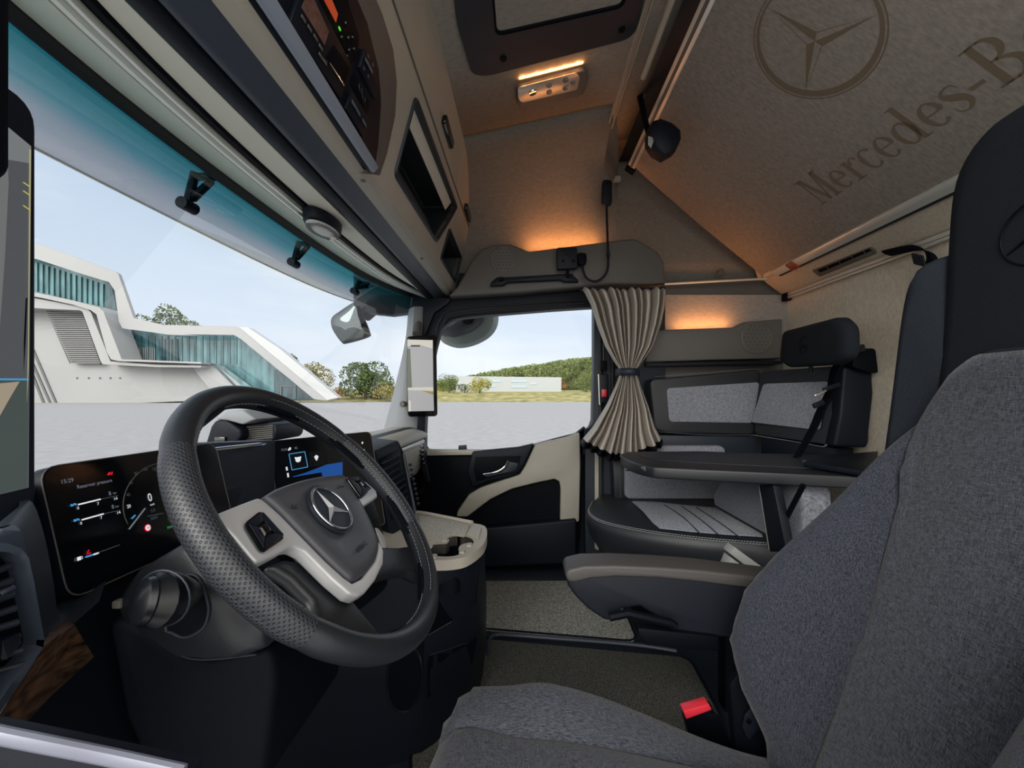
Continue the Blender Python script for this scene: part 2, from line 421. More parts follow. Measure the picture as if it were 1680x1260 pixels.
# header above the door: black weather seal bands
band = [P(x, y, 2.27) for x, y in [(600, 480), (640, 484), (700, 491), (735, 490), (850, 484), (965, 476), (1000, 476), (1000, 506), (978, 503), (850, 511), (760, 517), (738, 522), (722, 540), (714, 570), (700, 640), (694, 728), (682, 728), (688, 640), (694, 560), (690, 520), (672, 512), (640, 516), (600, 512)]]
struct('trim_5', MB().prism(band, (.08, 0, 0)), M['dark'], bev=.006)
for n_, off in ((6, 0), (7, 9)):
    pth = bez([P(x, y, 2.262) for x, y in [(702 + off, 600), (712 + off*.6, 560), (722 + off*.5, 525 + off), (745, 508 + off), (850, 499 + off*.7), (962, 492 + off*.5)]], 8)
    struct('trim_%d' % n_, MB().tube(pth, .005, 8), M['rubber'])
# rear pillar beside the door
bp_ = [P(x, y, 2.27) for x, y in [(975, 470), (1092, 470), (1092, 700), (1075, 720), (1075, 960), (985, 960), (962, 930), (960, 880), (960, 740), (962, 722), (973, 690), (975, 600)]]
struct('trim_8', MB().prism(bp_, (.10, 0, 0)), M['navy'], bev=.006)
for n_, (xs, m_) in enumerate([((984, 986), 'rubber'), ((1004, 1006), 'rubber'), ((1016, 1018), 'darker')]):
    struct('trim_%d' % (9 + n_), MB().tube([P(xs[0], 480, 2.255), P(xs[1], 700, 2.255), P(xs[1], 925, 2.255)], .012 if n_ < 2 else .008, 8), M[m_])
struct('trim_12', MB().prism([P(x, y, 2.262) for x, y in [(976, 730), (985, 730), (985, 905), (976, 900)]], (.02, 0, 0)), M['cream'], bev=.002)
# door sill
struct('trim_13', MB().prism([V(2.20, .60, 0), V(2.45, .60, 0), V(2.45, .60, .05), V(2.26, .60, .05)], (0, -1.05, 0)), M['dark'], bev=.008)
# footwell side wall ahead of the door
struct('wall_front', MB().prism([V(-.05, .92, 0), V(2.36, .92, 0), V(2.36, .92, .72), V(-.05, .92, .72)], (0, .05, 0)), M['darker'])

# ---------------------------------------------------------------- passenger door
door = thing('passenger_door', 'beige and black passenger door with window, opposite the driver', 'door', (2.33, .1, .05))
door.name = 'door_1'; WL['door_1'] = WL.pop('passenger_door'); door['kind'] = 'structure'
del door['label']; del door['category']
D = 2.28
win = bez([P(x, y, D) for x, y in [(697, 733), (698, 690), (704, 630), (712, 575), (722, 545), (740, 527), (770, 520), (860, 512), (976, 503)]], 4) + [P(975, 600, D), P(973, 692, D), P(966, 702, D), P(945, 712, D), P(905, 722, D), P(865, 733, D), P(820, 741, D), P(720, 741, D), P(700, 738, D)]
outer = [P(x, y, D) for x, y in [(686, 935), (686, 740), (692, 640), (700, 560), (712, 520), (735, 506), (860, 500), (986, 493), (986, 935)]]
obj('window_frame', MB().plate(outer[1:8] + [P(986, 745, D), P(686, 745, D)], [win], (.06, 0, 0)), M['dark'], door)
struct('window_2', MB().prism([P(690, 742, 2.31), P(690, 498, 2.31), P(982, 490, 2.31), P(982, 742, 2.31)], (.005, 0, 0)), M['pane'])
# door skin: black lower, beige upper panel with sweeping arm
skin = [P(x, y, D) for x, y in [(690, 741), (820, 742), (870, 732), (905, 722), (945, 712), (960, 700), (958, 740), (953, 860), (945, 935), (690, 935)]]
obj('inner_panel', MB().prism(skin, (.06, 0, 0)), M['darker'], door, bev=.005)
beige = [P(x, y, D) for x, y in [(877, 729), (905, 722), (930, 716), (950, 709), (951, 760), (949, 853), (918, 856), (919, 800), (917, 788), (909, 784), (880, 790), (840, 800), (805, 817), (780, 836), (768, 845), (750, 845), (752, 836), (770, 810), (790, 798), (825, 786), (853, 777), (862, 762)]]
b2 = MB().prism([p + V(-.035, 0, 0) for p in beige], (.05, 0, 0))
obj('armrest_panel', b2, M['cream'], door, bev=.008, seg=3)
# dark recess behind the arm sweep
rec = roundpoly([P(x, y, D - .006) for x, y in [(786, 848), (800, 826), (840, 806), (909, 788), (918, 795), (918, 850), (800, 860)]], .02)
obj('pocket_recess', MB().prism(rec, (.01, 0, 0)), M['darker'], door)
hp = [P(x, y, D - .05) for x, y in [(775, 741), (850, 734), (876, 728), (860, 762), (850, 776), (838, 782), (800, 790), (775, 800), (766, 775)]]
obj('handle_bezel', MB().prism(hp, (.05, 0, 0)), M['dark'], door, bev=.008, seg=3)
hr = [P(x, y, D - .054) for x, y in [(780, 750), (855, 748), (850, 764), (846, 773), (805, 783), (782, 790), (777, 770)]]
obj('handle_recess', MB().prism(hr, (.01, 0, 0)), M['darker'], door, bev=.002)
hd = MB().tube(bez([P(793, 778, D - .062), P(815, 774, D - .075), P(828, 766, D - .078), P(833, 757, D - .065)], 5), [.004] * 5 + [.006] * 5 + [.007] * 6, 8, flat=1.4)
obj('door_handle', hd, M['chrome'], door)
obj('grip_trim', MB().prism([P(x, y, D - .068) for x, y in [(833, 757), (851, 760), (846, 773), (800, 783), (793, 780), (822, 775)]], (.012, 0, 0)), M['navy'], door, bev=.003)
obj('sill_latch', MB().prism([P(x, y, D - .01) for x, y in [(752, 731), (765, 730), (766, 737), (752, 738)]], (.01, 0, 0)), M['navy'], door, bev=.002)
obj('window_sill', MB().prism([P(x, y, D - .03) for x, y in [(690, 738), (820, 739), (862, 734), (862, 741), (820, 746), (690, 748)]], (.05, 0, 0)), M['cream'], door, bev=.006)
pk = [P(x, y, D - .06) for x, y in [(768, 873), (800, 866), (946, 852), (946, 925), (772, 932)]]
obj('door_pocket', MB().prism(pk, (.07, 0, 0)), M['dark'], door, bev=.012, seg=3)

# ---------------------------------------------------------------- windscreen
def bulge(X, a): t = (X - 1.22) / 1.12; return a * (t ** 4 * .75 + t * t * .25)
def wsy(X, z):  # windscreen surface
    q = (z - .76) / (1.53 - .76)
    return (.93 - bulge(X, .26)) * (1 - q) + (.745 - bulge(X, .19)) * q
xs = [.16 + (2.26 - .16) * k / 32 for k in range(33)]
zs = [.70 + (1.57 - .70) * k / 8 for k in range(9)]
M['windscreen'] = glass('windscreen glass with teal shade band', '#ffffff', .12, (1.30, 1.56, [(0, '#f5f9f9'), (.28, '#f0f4f4'), (.42, '#cfdde2'), (.54, '#7fbfc9'), (.68, '#3b9ca7'), (.85, '#2b828b')]))
struct('window_1', MB().grid([[V(x, wsy(x, z), z) for x in xs] for z in zs]), M['windscreen'])
# black ceramic band along the top
top = [V(x, wsy(x, 1.545) - .008, 1.545) for x in xs]; low = [V(x, wsy(x, 1.492) - .006 , 1.492) for x in xs]
struct('trim_14', MB().grid([top, low]), M['rubber'], solid=.006, solid_off=0)
# header: felt edge, bright double rubber seal, cream header panel
def hy(X, y0, a=.19): return y0 - bulge(X, a)
def strip(name, prof, m, x0=.14, x1=2.27, a0=.19, n=28, **k):
    rings = []
    for i in range(n + 1):
        X = x0 + (x1 - x0) * i / n
        rings.append([V(X, hy(X, y, a if a is not None else a0), z) for y, z, a in prof])
    return struct(name, MB().loft(rings), m, **k)
strip('trim_15', [(.742, 1.535, .19), (.735, 1.512, .19), (.66, 1.492, .17), (.655, 1.52, .17)], M['cream_lit'], ang=40)
strip('trim_16', [(.655, 1.497, .17), (.650, 1.486, .17), (.642, 1.486, .17), (.638, 1.497, .17)], M['alu'], ang=40)
strip('trim_17', [(.636, 1.497, .17), (.631, 1.487, .17), (.625, 1.487, .17), (.622, 1.497, .17)], M['alu'], ang=40)
strip('trim_18', [(.622, 1.502, .17), (.617, 1.494, .17), (.607, 1.494, .17), (.602, 1.505, .17)], M['darker'], ang=40)
strip('trim_19', [(.602, 1.500, .17), (.525, 1.486, .01), (.525, 1.52, .01), (.602, 1.53, .17)], M['cream_lit'], ang=40)
# front outer header (closes the gap over the windscreen so no light leaks in)
strip('wall_front_upper', [(.75, 1.55, .19), (.60, 1.53, .17), (.52, 1.60, 0), (.52, 2.10, 0), (.58, 2.10, .02)], M['dark'], x0=.1, x1=2.36)
# ambient corner between header and door
struct('trim_20', MB().prism([P(x, y, 2.25) for x, y in [(676, 482), (740, 489), (736, 497), (712, 514), (702, 540), (692, 560), (688, 520), (676, 510)]], (.08, 0, 0)), M['dark'], bev=.006)
# near A pillar and door frame of the driver's doorway
struct('trim_21', MB().prism([P(-120, -90, .34), P(22, -90, .34), P(22, 286, .34), P(2, 300, .34), P(-120, 330, .34)], (-.03, 0, 0)), M['darker'], bev=.006)
# the driver's doorway sill trim (light strip in the bottom left corner)
# ================================================================ OUTSIDE
GZ = -1.40
gm = mat('pale asphalt', '#9f9d9e', .9, spec=.1, var=(1.6, .10), bump=(30, .3, .01))
gm2 = mat('pale concrete apron', '#d9d6d0', .9, spec=.1, var=(.8, .06))  # unseen pale ground, added to bounce light up onto the ceiling
struct('bounce_apron', MB().grid([[V(-300, -200, GZ + .01), V(-300, 300, GZ + .01)], [V(-.6, -200, GZ + .01), V(-.6, 300, GZ + .01)]]), gm2)
struct('ground', MB().grid([[V(-.6, -260, GZ), V(-.6, 420, GZ)], [V(175, -260, GZ), V(175, 420, GZ)]]), gm)
vg = mat('dry grass verge', '#8a8a5c', 1, spec=0, var=(.25, .35), col2='#b3a878', bump=(2, .5, .3))
rows = []
TER = ((160, GZ), (172, GZ), (188, .6), (202, 2.4), (330, 4.9), (520, 9), (900, 12))
def terrain(X):
    if X <= 160: return GZ
    for (a, b), (c, d) in zip(TER, TER[1:]):
        if X <= c: return b + (d - b) * (X - a) / (c - a)
    return 12
for x, z in TER[1:]:
    rows.append([V(x, y, z) for y in (-500, -200, 0, 200, 600)])
o = struct('grass_verge', MB().grid(rows), vg)

def leaves(mb, c, r, n, s, rnd):
    for k in range(n):
        th = rnd.uniform(0, 2*math.pi); ph = math.acos(rnd.uniform(-1, 1)); q = rnd.uniform(.55, 1.0) ** .5
        d = V(math.sin(ph)*math.cos(th), math.sin(ph)*math.sin(th), math.cos(ph))
        p = Vector(c) + V(d.x*r[0], d.y*r[1], d.z*r[2]) * q
        a = V(rnd.gauss(0, 1), rnd.gauss(0, 1), rnd.gauss(0, 1)).normalized(); b = a.cross(V(rnd.gauss(0, 1), rnd.gauss(0, 1), rnd.gauss(0, 1))).normalized()
        ss = s * rnd.uniform(.6, 1.3)
        mb.add([p - a*ss, p + b*ss*.7, p + a*ss, p - b*ss*.7], [(0, 1, 2, 3)])
def leafmat(name, c1, c2):
    m = mat(name, c1, 1, spec=.05, var=(.45, .35), col2=c2); return m
LM = {'green': leafmat('green leaves', '#47592f', '#87935a'), 'olive': leafmat('olive autumn leaves', '#6b6b34', '#b0a052'), 'dark': leafmat('dark green leaves', '#374a2c', '#6d7f4a'), 'yellow': leafmat('yellow green leaves', '#8a8c3e', '#bfb65e'), 'orange': leafmat('orange leaves', '#a8592a', '#d08a4a')}
bark = mat('bark', '#4a3f33', .9)
def tree(name, px, py_base, X, wpx, hpx, lm, label, group=None, trunk=.12, seed=1, n=2600, cat='tree', low=None):
    low = (cat == 'bush') if low is None else low
    rnd = random.Random(seed)
    base = P(px, py_base, X); topz = base.z + hpx / F * X; base.z = terrain(X) - .05; W_ = wpx / F * X; H = topz - base.z
    t = thing(name, label, cat, base, group)
    cr_ = MB(); cz = base.z + H * (trunk + (1-trunk) * .5)
    k_ = 9
    for i in range(k_):
        a = rnd.uniform(0, 2*math.pi); q = rnd.uniform(.1, .32)
        cc = V(base.x + math.cos(a)*W_*q, base.y + math.sin(a)*W_*q, cz + rnd.uniform(-.25, .3)*H*(1-trunk))
        rr = W_ * rnd.uniform(.2, .3)
        if low: rr = min(W_ * rnd.uniform(.24, .34), H * .5); cc.z = base.z + rr * .8 + rnd.uniform(0, 1) ** 1.8 * max(0, H - 1.8 * rr) * (1 - abs(cc.y - base.y) / W_)
        rr = rr; leaves(cr_, cc, (rr, rr, rr * min(1.1, H/W_*.8)), n // k_, W_*.022 + .05, rnd)
    obj('foliage', cr_, LM[lm], t, merge=False, smooth=False)
    tk = MB().tube([base, base + V(0, 0, H*.3), base + V(.02*W_, .03*W_, H*(.3 if low else .6))], [W_*.03, W_*.022, W_*.008], 8)
    for a in range(4): tk.tube([base + V(0, 0, H*.25), base + V(math.cos(a*1.6)*W_*.2, math.sin(a*1.6)*W_*.2, H*.6)], [W_*.015, W_*.006], 6)
    obj('trunk', tk, bark, t)
    return t
# -- the big white building, true size, some 150 m off to the front right
BX = 150.0
bt = thing('building', 'angular white building with teal glass fronts and a folded roof ribbon', 'building', P(300, 661, BX))
def BP(pts, d=0.0): return [P(x, y, BX + d) for x, y in pts]
def pp(name, pts, d, dep, m, **k): return obj(name, MB().prism(BP(pts, d), (dep, 0, 0)), m, bt, smooth=False, **k)
bw = mat('white building cladding', '#989899', .5, var=(.02, .05)); bs = mat('grey soffit', '#5f5f60', .6)
bteal = mat('teal curtain wall glass', '#24565f', .15, spec=.6, var=(.35, .45, (.1, 1, .25)), col2='#5c8a90')
bdark = mat('dark teal glass', '#0f2c35', .15, spec=.6, var=(.5, .5, (.1, 1.2, .2)), col2='#2c5660')
# roof ribbon: far left high band folds down to the long low roof and the slanted end
def B3(x, y): return (50 + x * 280 / 1217, 380 + y * 290 / 1260)
def B4(x, y): return (300 + x * 320 / 1680, 480 + y * 220 / 1155)
top_edge = [(-40, 388), B3(42, 85), B3(330, 185), B3(600, 285), B3(625, 300), B3(650, 370), B3(735, 615), B3(950, 665), B3(1217, 668), B4(0, 283), B4(440, 288), B4(480, 300), B4(520, 335), B4(1235, 928)]
bot_edge = [B4(1130, 918), B4(500, 400), B4(440, 365), B4(0, 360), B3(1217, 742), B3(980, 735), B3(850, 715), B3(735, 700), B3(655, 690), B3(630, 640), B3(600, 420), B3(560, 360), B3(330, 290), B3(42, 195), (-40, 408)]
pp('roof_ribbon', top_edge + bot_edge, -3, 1.2, bw)
pp('interior_back', [(-40, 395)] + top_edge[1:-1] + [B4(1150, 925), (-40, 668)], 9, .5, bdark)
pp('slanted_end', [B4(480, 296), B4(520, 335), B4(1235, 928), B4(1340, 905), B4(830, 480), B4(560, 300)], -2.5, 3, mat('bright white cladding', '#b4b5b7', .5))
pp('upper_glazing', [(-40, 405)] + [B3(42, 195), B3(540, 350), B3(600, 640), B3(640, 700), B3(560, 700), B3(500, 560), B3(42, 450), (-40, 478)], 3, 1, bteal)
pp('stair_glazing', [B3(540, 360), B3(575, 370), B3(640, 690), B3(530, 660)], 2.5, 1, bdark)
# middle glazing behind
pp('middle_glazing', [B3(560, 690), B3(735, 700), B3(1217, 740), B4(0, 362), B4(440, 366), B4(520, 410), B4(1130, 918), B4(760, 918), B4(350, 640), B4(240, 610), B3(1217, 935), B3(650, 910)], 4, 1, bteal)
# glazing mullions
for i in range(18):
    q = i / 17; x = 198 + q * 190; pp('window_mullion', [(x, 551), (x + .35, 551), (x + .35, 594 + q*4), (x, 594 + q*4)], 2.6, .4, bdark)
for i in range(14):
    x = 52 + i * 9; pp('window_mullion', [(x, 430 + (x - 60) * .33), (x + .25, 430 + (x - 60) * .33), (x + .25, 478 + (x-60)*.25), (x, 478 + (x-60)*.25)], 2.6, .4, bdark)
for i in range(14):
    x = 206 + i * 3.6; pp('interior_fin', [(x, 570), (x + .9, 570), (x + .9, 592), (x, 592)], 3.6, .3, bw)
pp('interior_wall', [(260, 556), (290, 556), (292, 600), (262, 600)], 3.5, .4, bdark)
pp('glass_corner', [B4(785, 660), B4(850, 700), B4(1130, 918), B4(785, 918)], 3.2, .4, bdark)
pp('door_frame', [B4(840, 800), B4(972, 800), B4(972, 912), B4(965, 912), B4(965, 808), B4(848, 808), B4(848, 912), B4(840, 912)], 2.8, .3, bs)
# lower white wall, recess, ramp ribbons
pp('lower_wall', [(-40, 668), (-40, 480)] + [B3(42, 490), B3(110, 560), B3(280, 940), B3(520, 945), B3(900, 965), B3(1150, 968), B4(80, 640), B4(130, 665), B4(300, 815), B4(420, 918), (60, 668)], 2, 8, bw)
pp('ramp_wall', [B3(640, 905), B3(1217, 935), B4(230, 610), B4(290, 630), B4(560, 835), B4(700, 918), B4(300, 918), B4(80, 640), B3(1150, 968), B3(560, 945)], -1, 4, bw)
pp('ramp_glass', [B4(290, 612), B4(350, 640), B4(740, 918), B4(640, 918)], -1.4, .3, bteal)
pp('ramp_handrail', [B4(230, 607), B4(275, 618), B4(470, 822), B4(455, 822), B4(262, 632), B4(225, 618)], -1.6, .4, bdark)
pp('louvre_recess', [B3(105, 550), B3(360, 555), B3(500, 940), B3(285, 935)], 0, 3, bs)
lv = MB()
for i in range(26):
    q = i / 25; a = B3(110 + 175*q, 560 + 375*q); b = B3(365 + 130*q, 560 + 375*q)
    lv.prism(BP([a, b, (b[0], b[1] + .9), (a[0], a[1] + .9)], -.6), (.6, 0, 0))
obj('louvre', lv, bw, bt)
pp('canopy', [(-40, 470), B3(42, 435), B3(300, 490), B3(490, 540), B3(520, 570), B3(650, 910), B3(1217, 930), B3(1217, 942), B3(620, 922), B3(575, 910), B3(545, 860), B3(470, 590), B3(430, 560), B3(300, 520), B3(42, 465), (-40, 478)], -6, 8, bw)
pp('lower_canopy', [(-40, 482), B3(42, 475), B3(300, 525), B3(400, 545), B3(430, 575), B3(570, 925), B3(900, 950), B3(1217, 955), B3(1217, 968), B3(900, 965), B3(515, 945), B3(500, 925), B3(370, 570), B3(350, 560), B3(110, 550), B3(42, 545), (-40, 505)], -5, 7, bw)
for x in (330, 413, 493, 568, 637): obj('wall_vent', MB().lathe(BP([B3(x, 1044)], 1.8)[0], (1, 0, 0), [(0, 0), (.3, 0), (.3, .4)], 12), bdark, bt)
for i, (a, b) in enumerate([((42, 925), (185, 1218)), ((42, 1030), (145, 1222)), ((42, 1110), (100, 1224))]):
    pp('wall_groove', [B3(a[0]-40, a[1]-90), B3(a[0]-22, a[1]-90), B3(b[0], b[1]), B3(b[0]-16, b[1])], 1.7, .4, bs)
for x, w_ in ((452, 'leftmost'), (472, 'middle'), (492, 'rightmost')): tag(obj('bollard', MB().tube([P(x, 661, 148), P(x, 645, 148)], .12, 6), bdark), w_ + ' of three short dark posts before the glass end of the white building', 'bollard', 'posts before the white building')
# trees near the building
tree('tree', 256, 658, 190, 78, 156, 'green', 'broad green tree rising behind the roof of the white building, nearer the left', trunk=.45, seed=3)
tree('tree', 308, 658, 215, 48, 148, 'green', 'small green treetop behind the long flat roof of the white building', trunk=.5, seed=4)
tree('tree', 472, 656, 200, 34, 88, 'dark', 'dark green treetop behind the slanted white wall end', trunk=.1, seed=5)
tree('tree', 512, 648, 190, 66, 64, 'olive', 'olive autumn tree beside the low tip of the white building', low=True, trunk=.05, seed=6)
tree('bush', 554, 648, 178, 22, 26, 'orange', 'small orange brown bush between the two olive trees', trunk=.02, seed=7, n=700, cat='bush')
tree('tree', 600, 650, 180, 82, 74, 'dark', 'big round tree standing alone seen through the windscreen by the pillar', low=True, trunk=.08, seed=8, n=4200)
tree('bush', 645, 650, 175, 60, 34, 'olive', 'low olive bushes at the foot of the pillar, right of the big round tree', trunk=.02, seed=9, n=900, cat='bush')
tree('bush', 737, 642, 204, 34, 36, 'green', 'leftmost rounded green bush in the side window', trunk=.02, seed=10, n=2200, cat='bush')
tree('bush', 762, 642, 208, 26, 22, 'dark', 'dark green low bush between the two rounded bushes in the side window', trunk=.02, seed=11, n=900, cat='bush')
tree('bush', 787, 642, 203, 38, 30, 'yellow', 'yellow green bush in front of the long white warehouse', trunk=.02, seed=12, n=2200, cat='bush')
tree('bush', 926, 640, 260, 10, 19, 'orange', 'small bright orange tree at the right end of the warehouse', trunk=.02, seed=13, n=600, cat='tree')
tree('tree', 962, 640, 240, 34, 34, 'green', 'green tree right of the warehouse beside the curtain', low=True, trunk=.02, seed=14, n=1800)
# warehouse
WXD = 280.0
wt = thing('warehouse', 'long low white warehouse with small blue windows across the yard', 'warehouse', P(860, 640, WXD))
def WP(pts, d=0): return [P(x, y, WXD + d) for x, y in pts]
obj('wall', MB().prism(WP([(748, 617), (921, 619), (921, 644), (748, 644)]), (30, 0, 0)), mat('white warehouse cladding', '#a5a9ac', .6), wt)
wn = mat('blue grey window band', '#9fb6c6', .3)
for x0, x1, y in ((802, 822, 624), (839, 864, 624), (839, 864, 633), (802, 812, 632), (870, 880, 628)):
    obj('window', MB().prism(WP([(x0, y), (x1, y), (x1, y + 3), (x0, y + 3)], -.3), (.3, 0, 0)), wn, wt)
# wooded hillside behind the warehouse
rnd = random.Random(5)
wd = MB(); 
for i in range(150):
    q = i / 149; px = 690 + 320 * q; topy = 628 - 40 * min(1, max(0, (px - 735) / 230)) ** .8 + rnd.uniform(-2, 2)
    X = rnd.uniform(420, 460); yy = rnd.uniform(topy + 3, max(topy + 4, 632))
    c = P(px, yy, X); leaves(wd, c, (7, 7, 5), 260, .8, rnd)
    c = P(px, topy + 4, X + 10); leaves(wd, c, (7, 7, 4), 160, .8, rnd)
o = obj('woodland', wd, leafmat('mixed woodland leaves', '#566b3c', '#96a066'), merge=False, smooth=False); o['kind'] = 'stuff'; tag(o, 'wooded green hillside rising behind the white warehouse', 'woodland')
hl = [[P(px, 640, 470), P(px, 640 - 44 * min(1, max(.05, (px - 735) / 230)) ** .8, 480)] for px in range(690, 1030, 20)]
struct('hill', MB().grid(hl), leafmat('woodland floor', '#4a5c36', '#7d8a55'))
hd_ = MB()
for i in range(60):
    px = 540 + i * 8 + rnd.uniform(-3, 3); 
    if px > 735: break
    c = P(px, 645 - rnd.uniform(0, 5), 300); leaves(hd_, c, (4, 4, 2.4), 120, .5, rnd)
o = obj('hedge', hd_, LM['olive'], merge=False, smooth=False); o['kind'] = 'stuff'; tag(o, 'low olive scrub along the far edge of the asphalt yard', 'scrub')
# ---------------------------------------------------------------- exterior sun visor
def vy(X): return .985 - bulge(X, .12)
rows = []
for k in range(7):
    q = k / 6
    rows.append([V(x, (wsy(x, 1.57) + .015) * (1 - q) + vy(x) * q, 1.60 * (1 - q) + 1.468 * q + .02 * math.sin(q * math.pi)) for x in [.2 + 2.03 * i / 30 for i in range(31)]])
vm = mat('smoked translucent visor acrylic', '#b9b0b6', .35)
b_ = vm.node_tree.nodes['Principled BSDF']; b_.inputs['Alpha'].default_value = .42
vs_ = thing('sun_visor', 'curved translucent outside sun visor along the top of the windscreen', 'sun visor', (1.2, .9, 1.47))
obj('visor_sheet', MB().grid(rows), vm, vs_, solid=.005, solid_off=0)
obj('visor_edge', MB().tube([V(x, vy(x), 1.466) for x in [.2 + 2.03 * i / 30 for i in range(31)]], .0035, 8), M['alu'], vs_)
for k_, a1, a2, X in (((308, 335), (320, 283), (347, 297), 1.09), ((482, 430), (491, 396), (506, 404), 1.62), ((582, 477), (590, 460), (604, 470), 2.05)):
    a = P(k_[0], k_[1], X); b = P(a1[0], a1[1], X); c = P(a2[0], a2[1], X + .03)
    br = MB().tube([a, b], [.011, .010], 8).tube([a + V(0, -.012, .014), c], [.010, .009], 8).lathe(a + V(-.022, 0, -.004), (1, 0, 0), [(.0, 0), (.015, 0), (.015, .044), (0, .044)], 14)
    br.box((b + c) / 2, (.02, .05, .012))
    obj('bracket', br, M['dark'], vs_)
# ---------------------------------------------------------------- exterior mirrors
fm = thing('kerb_mirror', 'rounded front mirror hanging on a black arm outside the windscreen corner', 'mirror', P(575, 560, 2.6))
c = [P(x, y, 2.60) for x, y in [(548, 517), (582, 495), (590, 500), (597, 520), (606, 543), (604, 552), (570, 562), (560, 560), (546, 540), (543, 525)]]
c = bez(c + [c[0]], 4)[:-1]; cen = sum(c, Vector()) / len(c)
obj('housing', MB().loft([[cen + (p - cen) * s + V(d, d * .3, 0) for p in c] for s, d in ((1, 0), (1.03, .02), (.9, .07), (.4, .10))]), M['dark'], fm)
mm_ = mat('mirror glass', '#565b5e', .05, metal=1)
obj('mirror_glass', MB().loft([[cen + (p - cen) * s + V(d, 0, 0) for p in c] for s, d in ((.97, -.003), (.85, -.010), (.7, -.016), (.5, -.021), (.3, -.024), (.1, -.025))]), mm_, fm, ang=80)
obj('arm', MB().tube(bez([P(598, 517, 2.66), P(620, 500, 2.62), P(650, 492, 2.5), P(690, 500, 2.45)], 5), .045, 10), M['darker'], fm)
sm = thing('camera_wing', 'grey mirror camera wing seen through the top of the side window', 'mirror camera', P(770, 540, 2.75))
c = [P(x, y, 2.75) for x, y in [(720, 552), (724, 538), (745, 524), (775, 512), (812, 508), (818, 520), (814, 540), (800, 556), (775, 568), (750, 571), (728, 563)]]
c = bez(c + [c[0]], 4)[:-1]; cen = sum(c, Vector()) / len(c)
obj('shell', MB().loft([[cen + (p - cen) * s + V(d, 0, 0) for p in c] for s, d in ((.5, -.09), (.85, -.06), (1, 0), (.9, .06), (.3, .1))]), mat('grey textured shell', '#7b8481', .5, bump=(200, .3, .002)), sm)
c2 = [P(x, y, 2.64) for x, y in [(722, 550), (730, 538), (760, 520), (800, 510), (790, 530), (770, 545), (745, 553)]]
obj('shell_top', MB().prism(c2, (.05, 0, 0)), mat('dark shell underside', '#4a4f55', .4), sm, bev=.01)
obj('arm', MB().tube([P(765, 530, 2.7), P(775, 505, 2.5)], .035, 10), M['darker'], sm)
# ================================================================ DASHBOARD
dash = thing('dashboard', 'wide black and cream truck dashboard under the windscreen', 'dashboard', (1.2, .7, .4))
# dash top deck
def deck(X): return wsy(X, .78) + .02
rows = []
for i in range(29):
    X = .12 + 2.10 * i / 28
    rows.append([V(X, deck(X), .745), V(X, deck(X) - .10, .775), V(X, .66, .795), V(X, .60, .80), V(X, .575, .785), V(X, .57, .70)])
obj('deck', MB().grid(rows), M['navy'], dash, solid=.02, solid_off=0, ang=50)
# main lower body
prof = [(.60, .80), (.575, .78), (.545, .70), (.52, .60), (.50, .50), (.53, .40), (.62, .30), (.72, .10), (.72, 0), (.90, 0), (.90, .76), (.70, .80)]
obj('body', MB().prism([V(.14, y, z) for y, z in prof], (1.05, 0, 0)), M['darker'], dash, bev=.02, seg=3)
prof2 = [(.60, .78), (.56, .70), (.56, .50), (.66, .25), (.72, 0), (.90, 0), (.90, .74)]
obj('passenger_body', MB().prism([V(1.19, y, z) for y, z in prof2], (1.1, 0, 0)), M['darker'], dash, bev=.02, seg=3)
# binnacle face to the left of the instrument display (blue grey, with vent)
ra = bez([P(-20, 872, .355), P(25, 862, .37), P(44, 900, .378), P(56, 980, .385), P(66, 1052, .395), P(108, 1034, .43)], 4)
rb = bez([P(52, 800, .47), P(60, 800, .499), P(82, 880, .499), P(98, 950, .499), P(114, 996, .499), P(190, 950, .55)], 4)
obj('side_fascia', MB().grid([[p.copy() for p in ra], [a.lerp(b, .5) + V(0, -.006, .0) for a, b in zip(ra, rb)], [p + V(0, .012, 0) for p in rb], [p + V(.02, .08, 0) for p in rb]]), M['navy'], dash, ang=50)
# surface between the two displays
btw = [P(345, 738, .80), P(450, 728, .95), P(470, 862, 1.0), P(300, 940, .72), P(250, 960, .62), P(400, 850, .8)]
obj('centre_fascia', MB().prism([P(330, 728, .79) + V(0, .02, 0), P(452, 722, .955), P(465, 860, .97), P(380, 900, .80)], (0, .05, 0)), M['navy'], dash, bev=.003)
obj('fascia_trim', MB().tube([P(352, 737, .80), P(441, 727, .945)], .0035, 8), M['chrome'], dash)

# ---- near side air vent (left edge of picture)
vo = [P(-30, 888, .34), P(0, 892, .35), P(22, 900, .36), P(34, 915, .365), P(44, 960, .37), P(60, 1050, .38), P(58, 1062, .38), P(20, 1120, .35), P(0, 1148, .335), P(-30, 1190, .32)]
vi = [P(-30, 903, .34), P(0, 906, .35), P(16, 912, .36), P(25, 925, .365), P(36, 970, .37), P(50, 1045, .38), P(46, 1058, .38), P(14, 1106, .35), P(0, 1128, .335), P(-30, 1170, .32)]
vent = obj('side_vent', MB().plate([p + V(0, .012, 0) for p in vo], [], (0, .012, 0)), M['darker'], dash)
rg = MB(); n = len(vo)
rg.loft([vo, [p + V(0, -.007, 0) for p in vo], [p + V(0, -.007, 0) for p in vi], [p + V(0, .013, 0) for p in vi]], True, False)
obj('vent_surround', rg, M['bluegrey'], vent, ang=60)
for k in range(8):
    y = 925 + k * 23
    sl = MB().tube([P(-30, y + 24, .34) + V(0, .003, 0), P(20 + k*3.5, y + 4, .362) + V(0, .003, 0)], .0030, 8)
    obj('vent_slat', sl, M['navy'], vent)
obj('vent_tab', MB().tube([P(-10, 977, .345) + V(0, -.001, 0), P(15, 965, .362) + V(0, -.001, 0)], .0035, 8), M['chrome'], vent)
